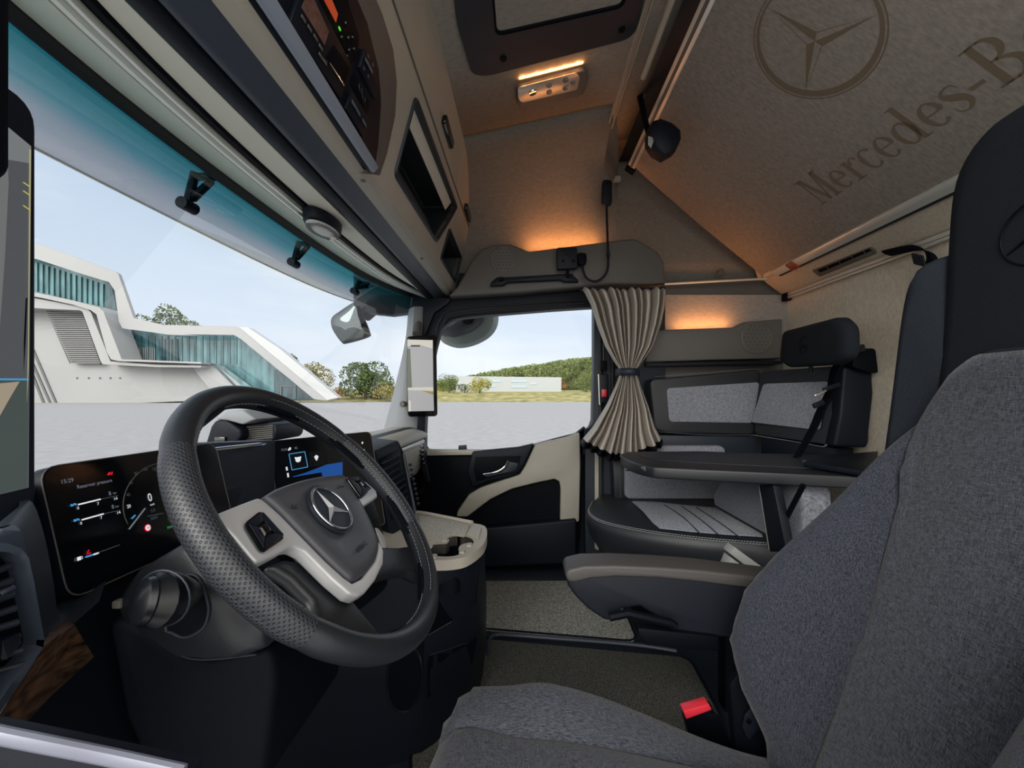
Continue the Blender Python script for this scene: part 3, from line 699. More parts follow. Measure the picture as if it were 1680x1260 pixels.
obj('headlamp_switch', MB().prism([P(-10, 1052, .345), P(22, 1038, .36), P(26, 1056, .36), P(0, 1080, .345), P(-10, 1084, .345)], (0, -.006, 0)), M['dark'], vent, bev=.003)
# wood veneer and its bright edge
wd_ = [P(60, 1067, .38), P(122, 1024, .44), P(155, 1078, .46), P(80, 1145, .43), P(30, 1200, .40), P(-20, 1205, .37), P(-5, 1175, .36)]
obj('wood_trim', MB().prism(wd_, (.01, .02, 0)), M['wood'], dash, bev=.001)
obj('wood_edge', MB().tube([P(-5, 1172, .358), P(58, 1068, .376)], .0022, 8), M['chrome'], dash)

# ---- instrument display
def display(name, corners, th, parent, label=None, r=.012, back=None):
    poly = roundpoly(corners, r, 5); nrm = (corners[1] - corners[0]).cross(corners[2] - corners[1]).normalized()
    if nrm.dot(corners[0] - V(0, 0, ZC)) > 0: nrm = -nrm
    o = obj(name, MB().prism(poly, -nrm * th), M['dark'] if back is None else back, parent, bev=.0015, seg=2, label=label)
    obj('display_rim', MB().tube([p + nrm * .0005 for p in poly], .0008, 6, closed=True), M['grey_plastic'], o)
    c = sum(corners, Vector()) / len(corners)
    pts = [c + (p - c) * .985 + nrm * .0006 for p in poly]
    g = obj('display_glass', MB().prism(pts, nrm * .0004), M['screen'], o, smooth=False)
    return o, nrm, g
tl, tr_, br_, bl_ = P(62, 768, .50), P(352, 726, .795), P(384, 862, .795), P(112, 986, .50)
c1 = [tl, tr_, br_, bl_]
idisp, inn, ig = display('instrument_display', c1, .018, dash, r=.022)
def on(px, py, p0=tl, n_=None, e=.0018):
    n_ = n_ or inn; return PL(px, py, p0 + n_ * e, n_)
uX = (tr_ - tl).normalized(); vZ = inn.cross(uX).normalized()
if vZ.z < 0: vZ = -vZ
def sc_at(p, pxh): return pxh * p.x / F
def ptext(name, items, m, parent, n_, p0, u, v, x=1.0):
    mb = MB()
    for s, px, py, hpx in items:
        p = PL(px, py, p0 + n_ * .0018, n_); text(mb, s, p, u, v, sc_at(p, hpx) * 1.35, 'l', x)
    return obj(name, mb, m, parent, smooth=False, merge=False)
ptext('clock_text', [('15:29', 100, 794, 7)], M['grey_emit'], idisp, inn, tl, uX, vZ)
ptext('gauge_text', [('Reservoir pressure', 127, 802, 6.5), ('8', 179, 813, 7), ('bar', 186, 811, 4), ('8', 184, 835, 7), ('bar', 190, 833, 4)], M['grey_emit'], idisp, inn, tl, uX, vZ, .9)
ptext('gauge_number', [('0', 127, 836, 5), ('7', 160, 829, 5), ('14', 187, 821, 5), ('0', 132, 861, 5), ('7', 165, 852, 5), ('14', 192, 844, 5), ('0', 133, 918, 5.5)], M['white_emit'], idisp, inn, tl, uX, vZ)
ptext('speed_text', [('0', 244, 823, 14), ('km/h', 247, 830, 3.5), ('N2', 278, 856, 7)], M['white_emit'], idisp, inn, tl, uX, vZ, .85)
ptext('odometer_text', [('8084', 248, 854, 6)], M['dim_emit'], idisp, inn, tl, uX, vZ, .85)
ptext('trip_text', [('0.0', 248, 841, 6)], M['dim_emit'], idisp, inn, tl, uX, vZ, .85)
ptext('dial_number', [('40', 208, 815, 6), ('60', 212, 795, 6), ('80', 221, 780, 6), ('100', 234, 773, 6), ('120', 250, 773, 6)], M['dim_emit'], idisp, inn, tl, uX, vZ, .85)
ptext('dial_number', [('20', 209, 834, 6)], M['white_emit'], idisp, inn, tl, uX, vZ, .85)
def bars(name, segs, wpx, m, parent, n_, p0):
    mb = MB()
    for a, b in segs:
        A = PL(a[0], a[1], p0 + n_ * .002, n_); B = PL(b[0], b[1], p0 + n_ * .002, n_); d = (B - A).normalized(); s = n_.cross(d) * (sc_at(A, wpx) / 2)
        mb.prism([A - s, B - s, B + s, A + s], n_ * .0003)
    return obj(name, mb, m, parent, smooth=False)
bars('pressure_bar', [((128, 828), (165, 819)), ((134, 853), (170, 843))], 2.4, M['white_emit'], idisp, inn, tl)
bars('bar_track', [((165, 819), (193, 813)), ((170, 843), (197, 837)), ((160, 907), (196, 894)), ((242, 847), (268, 842))], 1.2, M['dim_emit'], idisp, inn, tl)
bars('fuel_bar', [((140, 914), (153, 910))], 2.6, M['blue_emit'], idisp, inn, tl)
bars('fuel_bar', [((153, 910), (162, 907))], 2.6, M['white_emit'], idisp, inn, tl)
bars('fuel_warning', [((143, 907), (146, 902)), ((142, 909), (149, 907))], 1.8, M['red_emit'], idisp, inn, tl)
bars('brake_warning', [((177, 780), (179, 775)), ((183, 779), (184, 774)), ((180, 779), (181, 775))], 1.8, M['red_emit'], idisp, inn, tl)
bars('brake_symbol', [((117, 831), (117, 827)), ((124, 829), (124, 826)), ((119, 830), (122, 826)), ((122, 856), (122, 852)), ((129, 854), (129, 851)), ((124, 855), (127, 851)), ((216, 851), (222, 845))], 2.2, M['blue_emit'], idisp, inn, tl)
bars('fuel_symbol', [((128, 920), (128, 914)), ((131, 919), (131, 913))], 3, M['white_emit'], idisp, inn, tl)
bars('gear_bar', [((274, 866), (292, 861))], 4, M['green_emit'], idisp, inn, tl)
dc = [on(262 + 60 * math.cos(a), 822 + 62 * math.sin(a) - 8 * math.cos(a)) for a in [math.radians(150 + 150 * k / 30) for k in range(31)]]
obj('dial_ring', MB().tube(dc, .0007, 6), M['grey_plastic'], idisp)
obj('dial_needle', MB().tube([on(238, 834), on(212, 868)], .0009, 6), M['grey_emit'], idisp)
pc = on(242, 866)
obj('speed_limit_sign', MB().lathe(pc, inn, [(0, 0), (.0052, 0), (.0052, .0006), (0, .0006)], 24), M['red_emit'], idisp)
obj('sign_face', MB().lathe(pc + inn * .0006, inn, [(0, 0), (.0040, 0), (.0040, .0004), (0, .0004)], 24), M['white_emit'], idisp)
mb = MB(); text(mb, '60', pc + inn * .0014 - vZ * .0015, uX, vZ, .0050, 'c'); obj('sign_number', mb, M['screen'], idisp, smooth=False)

# ---- centre display turned to the driver
ctl, ctr, cbr, cbl = P(440, 724, .945), P(608, 708, 1.155), P(632, 862, 1.16), P(458, 846, .945)
cdisp, cn, cg = display('centre_display', [ctl, ctr, cbr, cbl], .02, dash, r=.016, back=M['dark'])
cu = (ctr - ctl).normalized(); cv = cn.cross(cu).normalized()
if cv.z < 0: cv = -cv
ptext('status_text', [('15:29', 461, 740, 4), ('4G', 483, 737, 4)], M['grey_emit'], cdisp, cn, ctl, cu, cv, .8)
ptext('menu_text', [('Time control', 484, 765, 4.2), ('Status', 516, 762, 4.2)], M['white_emit'], cdisp, cn, ctl, cu, cv, .62)
def pquad(name, pts, m, parent, n_, p0, e=.0016, th=.0003):
    return obj(name, MB().prism([PL(x, y, p0 + n_ * e, n_) for x, y in pts], n_ * th), m, parent, smooth=False)
blue = emis('deep blue display glow', '#0d4f9c', .8)
pquad('blue_panel', [(452, 790), (500, 776), (562, 752), (562, 782), (500, 792), (455, 800)], blue, cdisp, cn, ctl, .0012)
tile = mat('display tile', '#0a0d12', .2)
pquad('menu_tile', [(506, 742), (530, 739), (533, 762), (508, 766)], tile, cdisp, cn, ctl)
pquad('menu_tile', [(535, 739), (560, 736), (562, 758), (537, 762)], tile, cdisp, cn, ctl)
pquad('selected_tile', [(475, 746), (500, 741), (505, 765), (479, 770)], tile, cdisp, cn, ctl)
bars('tile_outline', [((474, 745), (500, 741)), ((500, 741), (505, 766)), ((505, 766), (479, 771)), ((479, 771), (474, 745))], 1.2, M['blue_emit'], cdisp, cn, ctl)
cc = PL(489, 754, ctl + cn * .002, cn)
ic = MB().lathe(cc, cn, [(0, 0), (.0062, 0), (.0062, .0004), (0, .0004)], 16)
for s in (-1, 1): ic.lathe(cc + cu * .0055 * s + cv * .0045, cn, [(0, 0), (.0022, 0), (.0022, .0004), (0, .0004)], 8)
obj('alarm_symbol', ic, M['white_emit'], cdisp, smooth=False)
cc = PL(519, 750, ctl + cn * .002, cn)
obj('status_symbol', MB().lathe(cc, cn, [(0, 0), (.0055, 0), (.0055, .0004), (0, .0004)], 5).lathe(cc - cv * .006, cn, [(0, 0), (.0022, 0), (.0022, .0004), (0, .0004)], 8), M['white_emit'], cdisp, smooth=False)
bars('signal_symbol', [((473, 739), (476, 735)), ((476, 738), (476, 734)), ((594, 728), (595, 725)), ((595, 740), (598, 738)), ((598, 751), (600, 748)), ((602, 763), (602, 762)), ((470, 766), (471, 772)), ((472, 776), (473, 783))], 2.6, M['white_emit'], cdisp, cn, ctl)

# ---- vent tower right of the centre display, aimed at the driver
tow = [P(612, 742, 1.18), P(622, 738, 1.2), P(654, 722, 1.34), P(663, 740, 1.34), P(672, 800, 1.33), P(684, 850, 1.30), P(690, 900, 1.28), P(660, 905, 1.22), P(640, 870, 1.18)]
obj('vent_tower', MB().prism(tow, (.10, .12, 0)), M['dark'], dash, bev=.008, seg=3)
tw = obj('tower_vent', MB().prism([p + V(-.004, -.008, 0) for p in [P(621, 754, 1.2), P(651, 738, 1.32), P(669, 830, 1.31), P(640, 852, 1.2)]], (.003, .006, 0)), M['darker'], dash, bev=.002)
for k in range(9):
    q = (k + .5) / 9
    a = P(622, 754, 1.2).lerp(P(641, 850, 1.2), q); b = P(650, 740, 1.32).lerp(P(668, 828, 1.31), q)
    obj('vent_slat', MB().tube([a + V(-.006, -.010, 0), b + V(-.006, -.010, 0)], .0022, 6, flat=2), M['navy'], tw)
obj('tower_trim', MB().tube([P(657, 745, 1.33) + V(-.01, -.012, 0), P(676, 838, 1.31) + V(-.01, -.012, 0)], .005, 8), M['navy'], dash)
kn = MB()
for k in range(9): kn.box(P(671 + k * 1.6, 762 + k * 8, 1.34) + V(-.006, -.006, 0), (.012, .008, .008))
obj('button_row', kn, M['dark'], dash, bev=.001)
# ---- cream passenger side top and front
rows = []
for i in range(13):
    X = 1.46 + .80 * i / 12; e = 1 - max(0, (X - 2.12) / .14) ** 2 * .5 if X > 2.12 else 1
    rows.append([V(X, deck(X) - .05, .78), V(X, .70, .802 * 1), V(X, .60, .800), V(X, .545, .79 - .02 * (1 - e)), V(X, .525, .77), V(X, .522, .755)])
obj('cream_top', MB().grid(rows), M['cream'], dash, solid=.012, solid_off=0, ang=50)
obj('cream_front', MB().prism([V(1.50, .530, .725), V(1.50, .545, .60), V(1.50, .60, .50), V(1.50, .66, .50), V(1.50, .62, .74)], (.72, 0, 0)), M['cream'], dash, bev=.008, seg=3)
obj('chrome_strip', MB().prism([V(1.50, .524, .750), V(1.50, .519, .742), V(1.50, .521, .728), V(1.50, .54, .728), V(1.50, .54, .750)], (.70, 0, 0)), M['silver'], dash, bev=.002)
for k in range(6):
    obj('window_switch', MB().box(P(688 + k * 1.5, 725 + k * 7, 2.18) + V(0, 0, 0), (.05, .018, .012)), M['gloss'], dash, bev=.003)
obj('side_vent_bezel', MB().prism(roundpoly([P(684, 716, 2.2), P(692, 722, 2.2), P(706, 790, 2.2), P(700, 792, 2.2), P(684, 750, 2.2)], .01), (.05, 0, 0)), M['dark'], dash, bev=.003)
obj('glovebox_slot', MB().prism([P(688, 806, 1.98), P(694, 799, 1.98), P(694, 806, 1.98), P(688, 814, 1.98)], (.02, 0, 0)), M['darker'], dash)

# ---- centre console with tray and cup holder, right of the wheel
con = thing('centre_console', 'black centre console with cream tray and double cup holder beside the steering wheel', 'console', (1.25, .25, 0))
edge = [PZ(x, y, .585) for x, y in [(683, 842), (700, 844), (735, 851), (775, 858), (793, 862), (799, 870), (797, 885), (788, 898), (765, 913), (740, 918), (715, 919), (700, 919), (690, 905)]]
back = [V(1.03, .60, .585), V(1.45, .60, .585)]
bott = [PZ(x, y, 0.0) for x, y in [(683, 1020), (700, 1025), (735, 1030), (775, 1035), (798, 1040), (797, 1060), (792, 1110), (782, 1150), (765, 1175), (740, 1195), (712, 1225), (690, 1240), (660, 1250)]]
mid = [(a * .5 + b * .5) for a, b in zip(edge, bott)]
def ringz(pts, z, s=1.0):
    c = V(1.25, .45, 0); r = []
    for p in pts: q = c + (V(p.x, p.y, 0) - c) * s; r.append(V(q.x, q.y, z))
    r += [V(1.03, .62, z), V(1.5, .62, z)]; return r
rings = [ringz(bott, 0)]
for k in range(1, 6):
    q = k / 5; rings.append(ringz([a.lerp(b, q ** .8) for a, b in zip(bott, edge)], .585 * q - .01 - (.02 if k == 5 else 0), .985 if k > 3 else 1))
rings.append(ringz(edge, .560, .985))
cbm = MB().loft(rings, True, False); obj('console_body', cbm, M['dark'], con, ang=40)
from mathutils.bvhtree import BVHTree
CBV = BVHTree.FromPolygons([tuple(p) for p in cbm.v], cbm.f)
rim = [p for p in edge] + [V(1.03, .60, .585), V(1.46, .58, .585)]
cup1 = [PZ(x, y, .587) for x, y in [(703, 905), (702, 898), (710, 894), (722, 893), (733, 892), (737, 886), (735, 883), (745, 880), (762, 880), (772, 883), (777, 888), (775, 892), (765, 891), (755, 895), (752, 902), (755, 908), (745, 912), (728, 913), (712, 911)]]
cup1 = bez(cup1 + [cup1[0]], 3)[:-1]
tray = MB().plate(bez(rim[:13], 3) + rim[13:], [cup1], (0, 0, -.025))
obj('console_top', tray, M['cream'], con, ang=50)
obj('cup_holder', MB().loft([cup1, [p + V(0, 0, -.09) for p in cup1]], True, False).prism([p + V(0, 0, -.09) for p in cup1], (0, 0, -.002)), M['darker'], con)
mt = [PZ(x, y, .587) for x, y in [(686, 846), (740, 855), (771, 862), (762, 882), (740, 878), (724, 888), (700, 898), (694, 890)]]
matm = mat('woven tray mat', '#9a968c', .7, var=(60, .2, (1, 3, 1)), bump=(220, .6, .001))
obj('tray_mat', MB().prism(mt, (0, 0, .002)), matm, con, bev=.0005)
obj('tray_edge', MB().tube([p + V(0, 0, .003) for p in bez([PZ(x, y, .587) for x, y in [(683, 842), (700, 844), (735, 851), (775, 859)]], 4)], .006, 8), M['cream'], con)
obj('lid', MB().prism(roundpoly([PZ(x, y, .586) for x, y in [(775, 863), (790, 866), (785, 886), (765, 878)]], .008), (0, 0, .003)), M['cream'], con, bev=.001)
tb = MB()
for x, y in ((712, 913), (758, 905), (730, 886), (770, 894), (706, 896)):
    c = PZ(x, y, .588); tb.box(c, (.02, .012, .006))
obj('cup_tab', tb, M['cream'], con, bev=.001)
# flat dark inlays that paint in the shade of shelves in the console side
def onbody(px, py, q=0):
    # point on a slanted side plane through the lower-left to upper-right face
    d = Vector((1, -(px - VX) / F, -(py - VY) / F)).normalized(); h = CBV.ray_cast(V(0, 0, ZC), d)
    return (h[0] if h[0] is not None else PL(px, py, V(1.17, .245, 0), V(-.62, -.78, .10))) - d * .003
sh1 = [onbody(x, y) for x, y in [(702, 1010), (705, 960), (760, 930), (790, 915), (782, 990), (740, 1020), (702, 1042)]]
sh2 = [onbody(x, y) for x, y in [(700, 1100), (704, 1075), (765, 1055), (785, 1042), (775, 1090), (702, 1145)]]
for s_ in (sh1, sh2):
    obj('shelf_shade', MB().prism(s_, (.001, .001, 0)), M['darker'], con)
    obj('shelf_rim', MB().tube(s_, .0022, 6, closed=True), M['dark'], con)
cp = onbody(665, 1115); 
el = [onbody(664 + 29 * math.cos(a) + 4*math.sin(a), 1112 + 54 * math.sin(a) - 14 * math.cos(a)) for a in [2*math.pi*k/32 for k in range(32)]]
obj('holder_shade', MB().prism(el, (.001, .001, 0)), M['darker'], con)  # flat dark disc, the shade inside the holder put into its colour
obj('holder_rim', MB().tube(el, .003, 8, closed=True), M['dark'], con)
# below-dash lower middle panel
# ---------------------------------------------------------------- dash-top sensor unit with loudspeaker grille
su = thing('dash_speaker', 'grey slatted speaker unit standing on the dashboard behind the steering wheel', 'speaker', (1.26, .80, .79))
X0 = 1.22
sb = [P(x, y, X0) for x, y in [(334, 735), (345, 700), (352, 690), (370, 686), (395, 705), (396, 718), (380, 735)]]
obj('housing', MB().prism(sb, (.30, -.0, 0)), M['dark'], su, bev=.008, seg=3)
gb = [P(x, y, X0 + .04) for x, y in [(398, 700), (405, 697), (440, 693), (452, 697), (454, 705), (451, 718), (446, 724), (405, 728), (395, 722), (393, 710)]]
gr_ = obj('grille_body', MB().prism(gb, (.16, 0, 0)), M['navy'], su, bev=.006, seg=3)
for k in range(7):
    q = (k + .5) / 7
    a = P(400, 700 + 24 * q, X0 + .036); b = P(448, 697 + 22 * q, X0 + .036)
    obj('slat', MB().tube([a, b], .0022, 6), M['grey_plastic'], gr_)
obj('top_cover', MB().prism([P(x, y, X0 - .01) for x, y in [(352, 688), (370, 676), (398, 672), (420, 688), (398, 697), (372, 690)]], (.28, 0, 0)), M['pillar'], su, bev=.006, seg=3)
obj('camera_lens', MB().box(P(362, 723, X0 - .003), (.01, .03, .022)), M['gloss'], su, bev=.002)

# ---------------------------------------------------------------- steering column and stalk
colm = thing('steering_column', 'dark grained steering column shroud with a fat control stalk', 'steering column', (.62, .45, .5))
sh = [P(x, y, .50) for x, y in [(212, 960), (230, 935), (262, 915), (312, 886), (350, 900), (430, 1000), (440, 1060), (400, 1078), (340, 1080), (300, 1076), (262, 1050), (205, 1008), (196, 985)]]
r0 = [p for p in sh]
c0 = sum(sh, Vector()) / len(sh)
rg = [[c0 + (p - c0) * .86 + V(-.012, 0, 0) for p in sh], [c0 + (p - c0) * .96 + V(-.004, 0, 0) for p in sh], sh, [p + V(.10, 0, 0) for p in sh], [p + V(.26, 0, 0) for p in sh], [c0 + (p - c0) * .9 + V(.28, 0, 0) for p in sh]]
obj('shroud', MB().loft(rg), M['leather'], colm, ang=60)
lo = [P(x, y, .52) for x, y in [(170, 1020), (205, 1010), (262, 1052), (300, 1078), (345, 1082), (440, 1062), (450, 1120), (430, 1300), (260, 1320), (200, 1180)]]
obj('knee_cover', MB().loft([[p for p in lo], [p + V(.22, 0, 0) for p in lo]]), M['darker'], colm, bev=.02, seg=3)
obj('shroud_seam', MB().tube(bez([P(x, y, .497) for x, y in [(205, 1010), (262, 1052), (300, 1077), (345, 1082), (420, 1074)]], 4), .0010, 6), M['navy'], colm)
sk = [P(x, y, .486) for x, y in [(288, 960), (300, 945), (318, 943), (330, 955), (340, 985), (342, 1005), (333, 1030), (305, 1046), (282, 1038), (272, 1028)]]
obj('stalk_socket', MB().tube(bez(sk + [sk[0]], 3), .0016, 8), M['navy'], colm)
obj('socket_recess', MB().prism(bez(sk + [sk[0]], 3)[:-1], (.004, 0, 0)), M['darker'], colm)
# stalk
st = thing('control_stalk', 'fat glossy black control stalk pointing out of the steering column', 'stalk', P(290, 985, .46))
path = [P(325, 975, .50), P(312, 975, .475), P(292, 978, .45), P(272, 982, .43), P(256, 985, .415), P(243, 986, .41)]
obj('lever', MB().tube(path, [.010, .014, .021, .026, .026, .020], 18, flat=.85), M['satin'], st)
ecp = P(243, 986, .41); ax = (P(243, 986, .41) - P(256, 985, .415)).normalized()
cap = obj('end_cap', MB().lathe(ecp, ax, [(0, 0), (.0215, -.001), (.0225, .001), (.021, .006), (.014, .010), (0, .0115)], 24), M['satin'], st)
obj('dial_ring', MB().tube([P(268, 981, .425) + V(.0, math.cos(a) * .0265, math.sin(a) * .0275) for a in [2*math.pi*k/24 for k in range(24)]], .0012, 6, closed=True), M['navy'], st)
obj('switch_tab', MB().box(P(196, 990, .49), (.010, .010, .009)), M['grey_plastic'], colm, bev=.002)
# ================================================================ STEERING WHEEL
ph = math.radians(50.1)
WU = V(1, 0, 0); WV = V(0, math.cos(ph), math.sin(ph)); WW = V(0, -math.sin(ph), math.cos(ph)); WC = V(.640, .295, ZC - .169)
def wp(u, v, w_=0): return WC + WU * u + WV * v + WW * w_
def wpx(px, py, w_=0): return PL(px, py, WC + WW * w_, WW)
def wuv(px, py, w_=0): d = wpx(px, py, w_) - WC; return d.dot(WU), d.dot(WV)
wheel = thing('steering_wheel', 'black leather steering wheel with silver spokes and star emblem', 'steering wheel', WC)
RR = .2185
def ringpt(t, a, f, g=1.0):
    cu_, sv = math.cos(t), math.sin(t); rr = RR + a * math.cos(f) * g
    return wp(cu_ * rr, sv * rr, .0188 * math.sin(f) * g)
def rimpart(name, t0, t1, m, g=1.0, closed=False, uvd=False, label=None):
    n = max(8, int(abs(t1 - t0) / (2*math.pi) * 128)); k_ = 20; rows = []; uvs = []
    for i in range(n + 1):
        t = t0 + (t1 - t0) * i / n
        e = 1.0
        if not closed: e = min(1, .93 + .07 * min(i, n - i) / 2.0) * g
        rows.append([ringpt(t, .0165, 2*math.pi*k/k_ , e) for k in range(k_ + 1)]); uvs.append([(t * RR, k / k_ * .104) for k in range(k_ + 1)])
    return obj(name, MB().grid(rows, uvs), m, wheel, ang=70, label=label)
def ang_of(px, py):
    u, v = wuv(px, py); return math.atan2(v, u)
la0 = ang_of(288, 742) % (2*math.pi); la1 = ang_of(503, 1030) % (2*math.pi)
ra0 = ang_of(560, 720); ra1 = ang_of(668, 862)
# perforated leather
pm = mat('perforated leather', '#23262c', .42); t_ = pm.node_tree; N = t_.nodes; L = t_.links
uvn = N.new('ShaderNodeUVMap'); mpn = N.new('ShaderNodeMapping'); mpn.inputs['Rotation'].default_value = (0, 0, math.radians(45)); mpn.inputs['Scale'].default_value = (235, 235, 1)
vo_ = N.new('ShaderNodeTexVoronoi'); vo_.voronoi_dimensions = '2D'; vo_.inputs['Randomness'].default_value = 0; vo_.inputs['Scale'].default_value = 1
L.new(uvn.outputs[0], mpn.inputs[0]); L.new(mpn.outputs[0], vo_.inputs['Vector'])
r_ = N.new('ShaderNodeMapRange'); r_.inputs['From Min'].default_value = .18; r_.inputs['From Max'].default_value = .30; L.new(vo_.outputs['Distance'], r_.inputs['Value'])
mx_ = N.new('ShaderNodeMix'); mx_.data_type = 'RGBA'; mx_.inputs['A'].default_value = lin('#050608'); mx_.inputs['B'].default_value = lin('#26292f'); L.new(r_.outputs[0], mx_.inputs['Factor'])
L.new(mx_.outputs['Result'], N['Principled BSDF'].inputs['Base Color'])
bp = N.new('ShaderNodeBump'); bp.inputs['Distance'].default_value = .0008; bp.inputs['Strength'].default_value = .8; L.new(r_.outputs[0], bp.inputs['Height']); L.new(bp.outputs[0], N['Principled BSDF'].inputs['Normal'])
obj('rim', MB().tube([wp(math.cos(t)*RR, math.sin(t)*RR) for t in [2*math.pi*k/8 for k in range(8)]], .006, 6, closed=True), M['darker'], wheel)
if la1 < la0: la0, la1 = la1, la0
ra0, ra1 = min(ra0, ra1), max(ra0, ra1)
rimpart('rim_leather', ra1, la0, M['leather'])
rimpart('rim_grip', la0, la1, pm, 1.02, label='perforated leather grip')
rimpart('rim_leather', la1, ra0 + 2*math.pi, M['leather'])
rimpart('rim_grip', ra0, ra1, pm, 1.02, label='perforated leather grip')
stt = MB(); dashes(stt, [ringpt(t, .0165, math.radians(168), 1.03) for t in [2*math.pi*k/90 for k in range(91)]], .005, .003, .0006)
obj('rim_stitching', stt, M['stitch_dim'], wheel)
stt = MB(); dashes(stt, [ringpt(t, .0165, math.radians(128), 1.03) for t in [math.radians(-75 + 150*k/60) for k in range(61)]], .005, .003, .0005)
obj('rim_stitching', stt, M['stitch_dim'], wheel)

def dome(name, pts, m, w0, levels, label=None, **k):
    """pts photo outline; levels (scale, dw)"""
    P3 = [wpx(x, y, w0) for x, y in pts]; c = sum(P3, Vector()) / len(P3)
    return obj(name, MB().loft([[c + (p - c) * s + WW * d for p in P3] for s, d in levels]), m, wheel, label=label, **k)
# back shell and lower arms (black)
def arm(name, pts, m, w0=-.02, th=-.02, **k):
    P3 = [wpx(x, y, w0) for x, y in pts]
    return obj(name, MB().prism(P3, WW * th), m, wheel, **k)
arm('hub_shell', [(395, 850), (430, 815), (470, 795), (560, 785), (610, 800), (640, 900), (640, 960), (600, 990), (560, 985), (490, 935), (430, 900)], M['darker'], -.03, -.05, bev=.01)
arm('lower_arm', [(600, 925), (625, 895), (655, 896), (676, 893), (700, 900), (706, 940), (694, 950), (672, 938), (650, 940), (615, 950), (590, 975)], M['leather'], -.010, -.022, bev=.009, seg=4)
arm('lower_arm', [(470, 915), (500, 920), (540, 945), (575, 975), (600, 1006), (622, 1032), (640, 1070), (560, 1075), (500, 1045), (520, 1008), (515, 985), (480, 950), (440, 925)], M['leather'], -.016, -.02, bev=.009, seg=4)
# silver spoke bezel: outer outline with the airbag hole in it
so = [(352, 850), (362, 840), (397, 826), (424, 816), (434, 822), (460, 845), (489, 875), (534, 921), (563, 947), (577, 957), (594, 949), (616, 920), (621, 897), (612, 868), (597, 838), (578, 805), (562, 782), (580, 783), (600, 790), (617, 805), (620, 815), (595, 832), (600, 845), (614, 868), (630, 905), (629, 925), (616, 952), (600, 972), (588, 979), (574, 975), (545, 950), (500, 905), (484, 897), (474, 898), (430, 922), (421, 924), (412, 915), (383, 880)]
P3 = [wpx(x, y, .004) for x, y in so]
obj('spoke_bezel', MB().prism([p + WW * .001 for p in P3], WW * -.018), M['silver'], wheel, bev=.004, seg=3)
air = [(429, 817), (445, 806), (462, 799), (490, 790), (517, 784), (540, 781), (562, 781), (577, 803), (596, 837), (611, 869), (620, 896), (616, 919), (604, 938), (593, 948), (577, 956), (562, 946), (534, 920), (489, 874), (460, 844)]
airb = bez(air + [air[0]], 3) if 0 else [Vector((x, y, 0)) for x, y in air]
airb = bez(airb + [airb[0]], 4)[:-1]
dome('airbag_cover', [(p.x, p.y) for p in airb], mat('airbag cover grain', '#3b3d42', .42, bump=(500, .2, .0006)), .0, [(.97, -.03), (1.0, -.006), (.985, .002), (.94, .006), (.8, .008), (.5, .006), (.2, .004)], ang=50)
# emblem
ec = wpx(544, 834, .012)
obj('emblem_recess', MB().lathe(ec - WW * .004, WW, [(0, 0), (.042, .0), (.043, .003), (.0, .0032)], 40), M['navy'], wheel)
er = MB(); er.tube([ec + WU * math.cos(a) * .037 + WV * math.sin(a) * .037 + WW * .001 for a in [2*math.pi*k/48 for k in range(48)]], .0019, 10, closed=True)
obj('emblem_ring', er, M['chrome'], wheel, ang=80)
obj('emblem_star', star(MB(), ec, WU, WV, WW, .036, .005, .17), mat('brushed emblem metal', '#b9bcbf', .3, metal=.6), wheel, smooth=False)
mb = MB(); text(mb, 'AIRBAG', wpx(587, 908, .0095), WU, WV, .011); obj('airbag_text', mb, M['darker'], wheel, smooth=False)
# small lamp symbols on the cover
def emb(name, segs):
    mb = MB()
    for a, b in segs: mb.tube([wpx(a[0], a[1], .0085), wpx(b[0], b[1], .0085)], .0006, 5)
    obj(name, mb, mat('debossed symbol grey', '#232529', .5), wheel)
emb('horn_symbol', [((474, 829), (478, 834)), ((478, 834), (488, 828)), ((480, 826), (478, 834)), ((482, 835), (489, 833))])
emb('horn_symbol', [((553, 801), (562, 797)), ((556, 795), (557, 799)), ((562, 799), (565, 797))])
# switch pads
def pad(name, q, lab):
    A = [wpx(x, y, .007) for x, y in q]; c = sum(A, Vector()) / len(A)
    b = obj(name, MB().prism(roundpoly(A, .008), WW * .004), M['gloss'], wheel, bev=.001)
    I = [c + (p - c) * .88 + WW * .0045 for p in A]; 
    ctr = [c + (p - c) * .42 + WW * .0045 for p in A]
    for k in range(4):
        a, b2, c2, d2 = I[k], I[(k+1) % 4], ctr[(k+1) % 4], ctr[k]; cc = (a + b2 + c2 + d2) / 4
        obj('button', MB().prism([cc + (p - cc) * .93 for p in (a, b2, c2, d2)], WW * .002), M['dark'], b, bev=.0006)
    I2 = [c + (p - c) * .34 + WW * .005 for p in A]
    obj('rocker', MB().loft([I2, [p + WW * .006 for p in [c + (p - c) * .30 for p in A]], [c + (p - c) * .22 + WW * .008 for p in A]]), M['gloss'], b, bev=.001)
    return b
pad('switch_pad', [(396, 862), (424, 840), (465, 885), (427, 911)], 'left')
pad('switch_pad', [(565, 785), (585, 784), (608, 806), (590, 820)], 'right')
# chrome paddle on the right (gear paddle behind the wheel)
obj('shift_paddle', MB().prism(roundpoly([wpx(x, y, -.02) for x, y in [(612, 866), (620, 865), (632, 880), (636, 900), (627, 900)]], .006), WW * -.006), M['silver'], wheel, bev=.002)
# ================================================================ OVERHEAD SHELF above the windscreen
oh = thing('overhead_shelf', 'cream overhead storage shelf with dark radio console above the windscreen', 'overhead shelf', (1.2, .40, 1.5))
def xprism(prof, x0, x1): return MB().prism([V(x0, y, z) for y, z in prof], (x1 - x0, 0, 0))
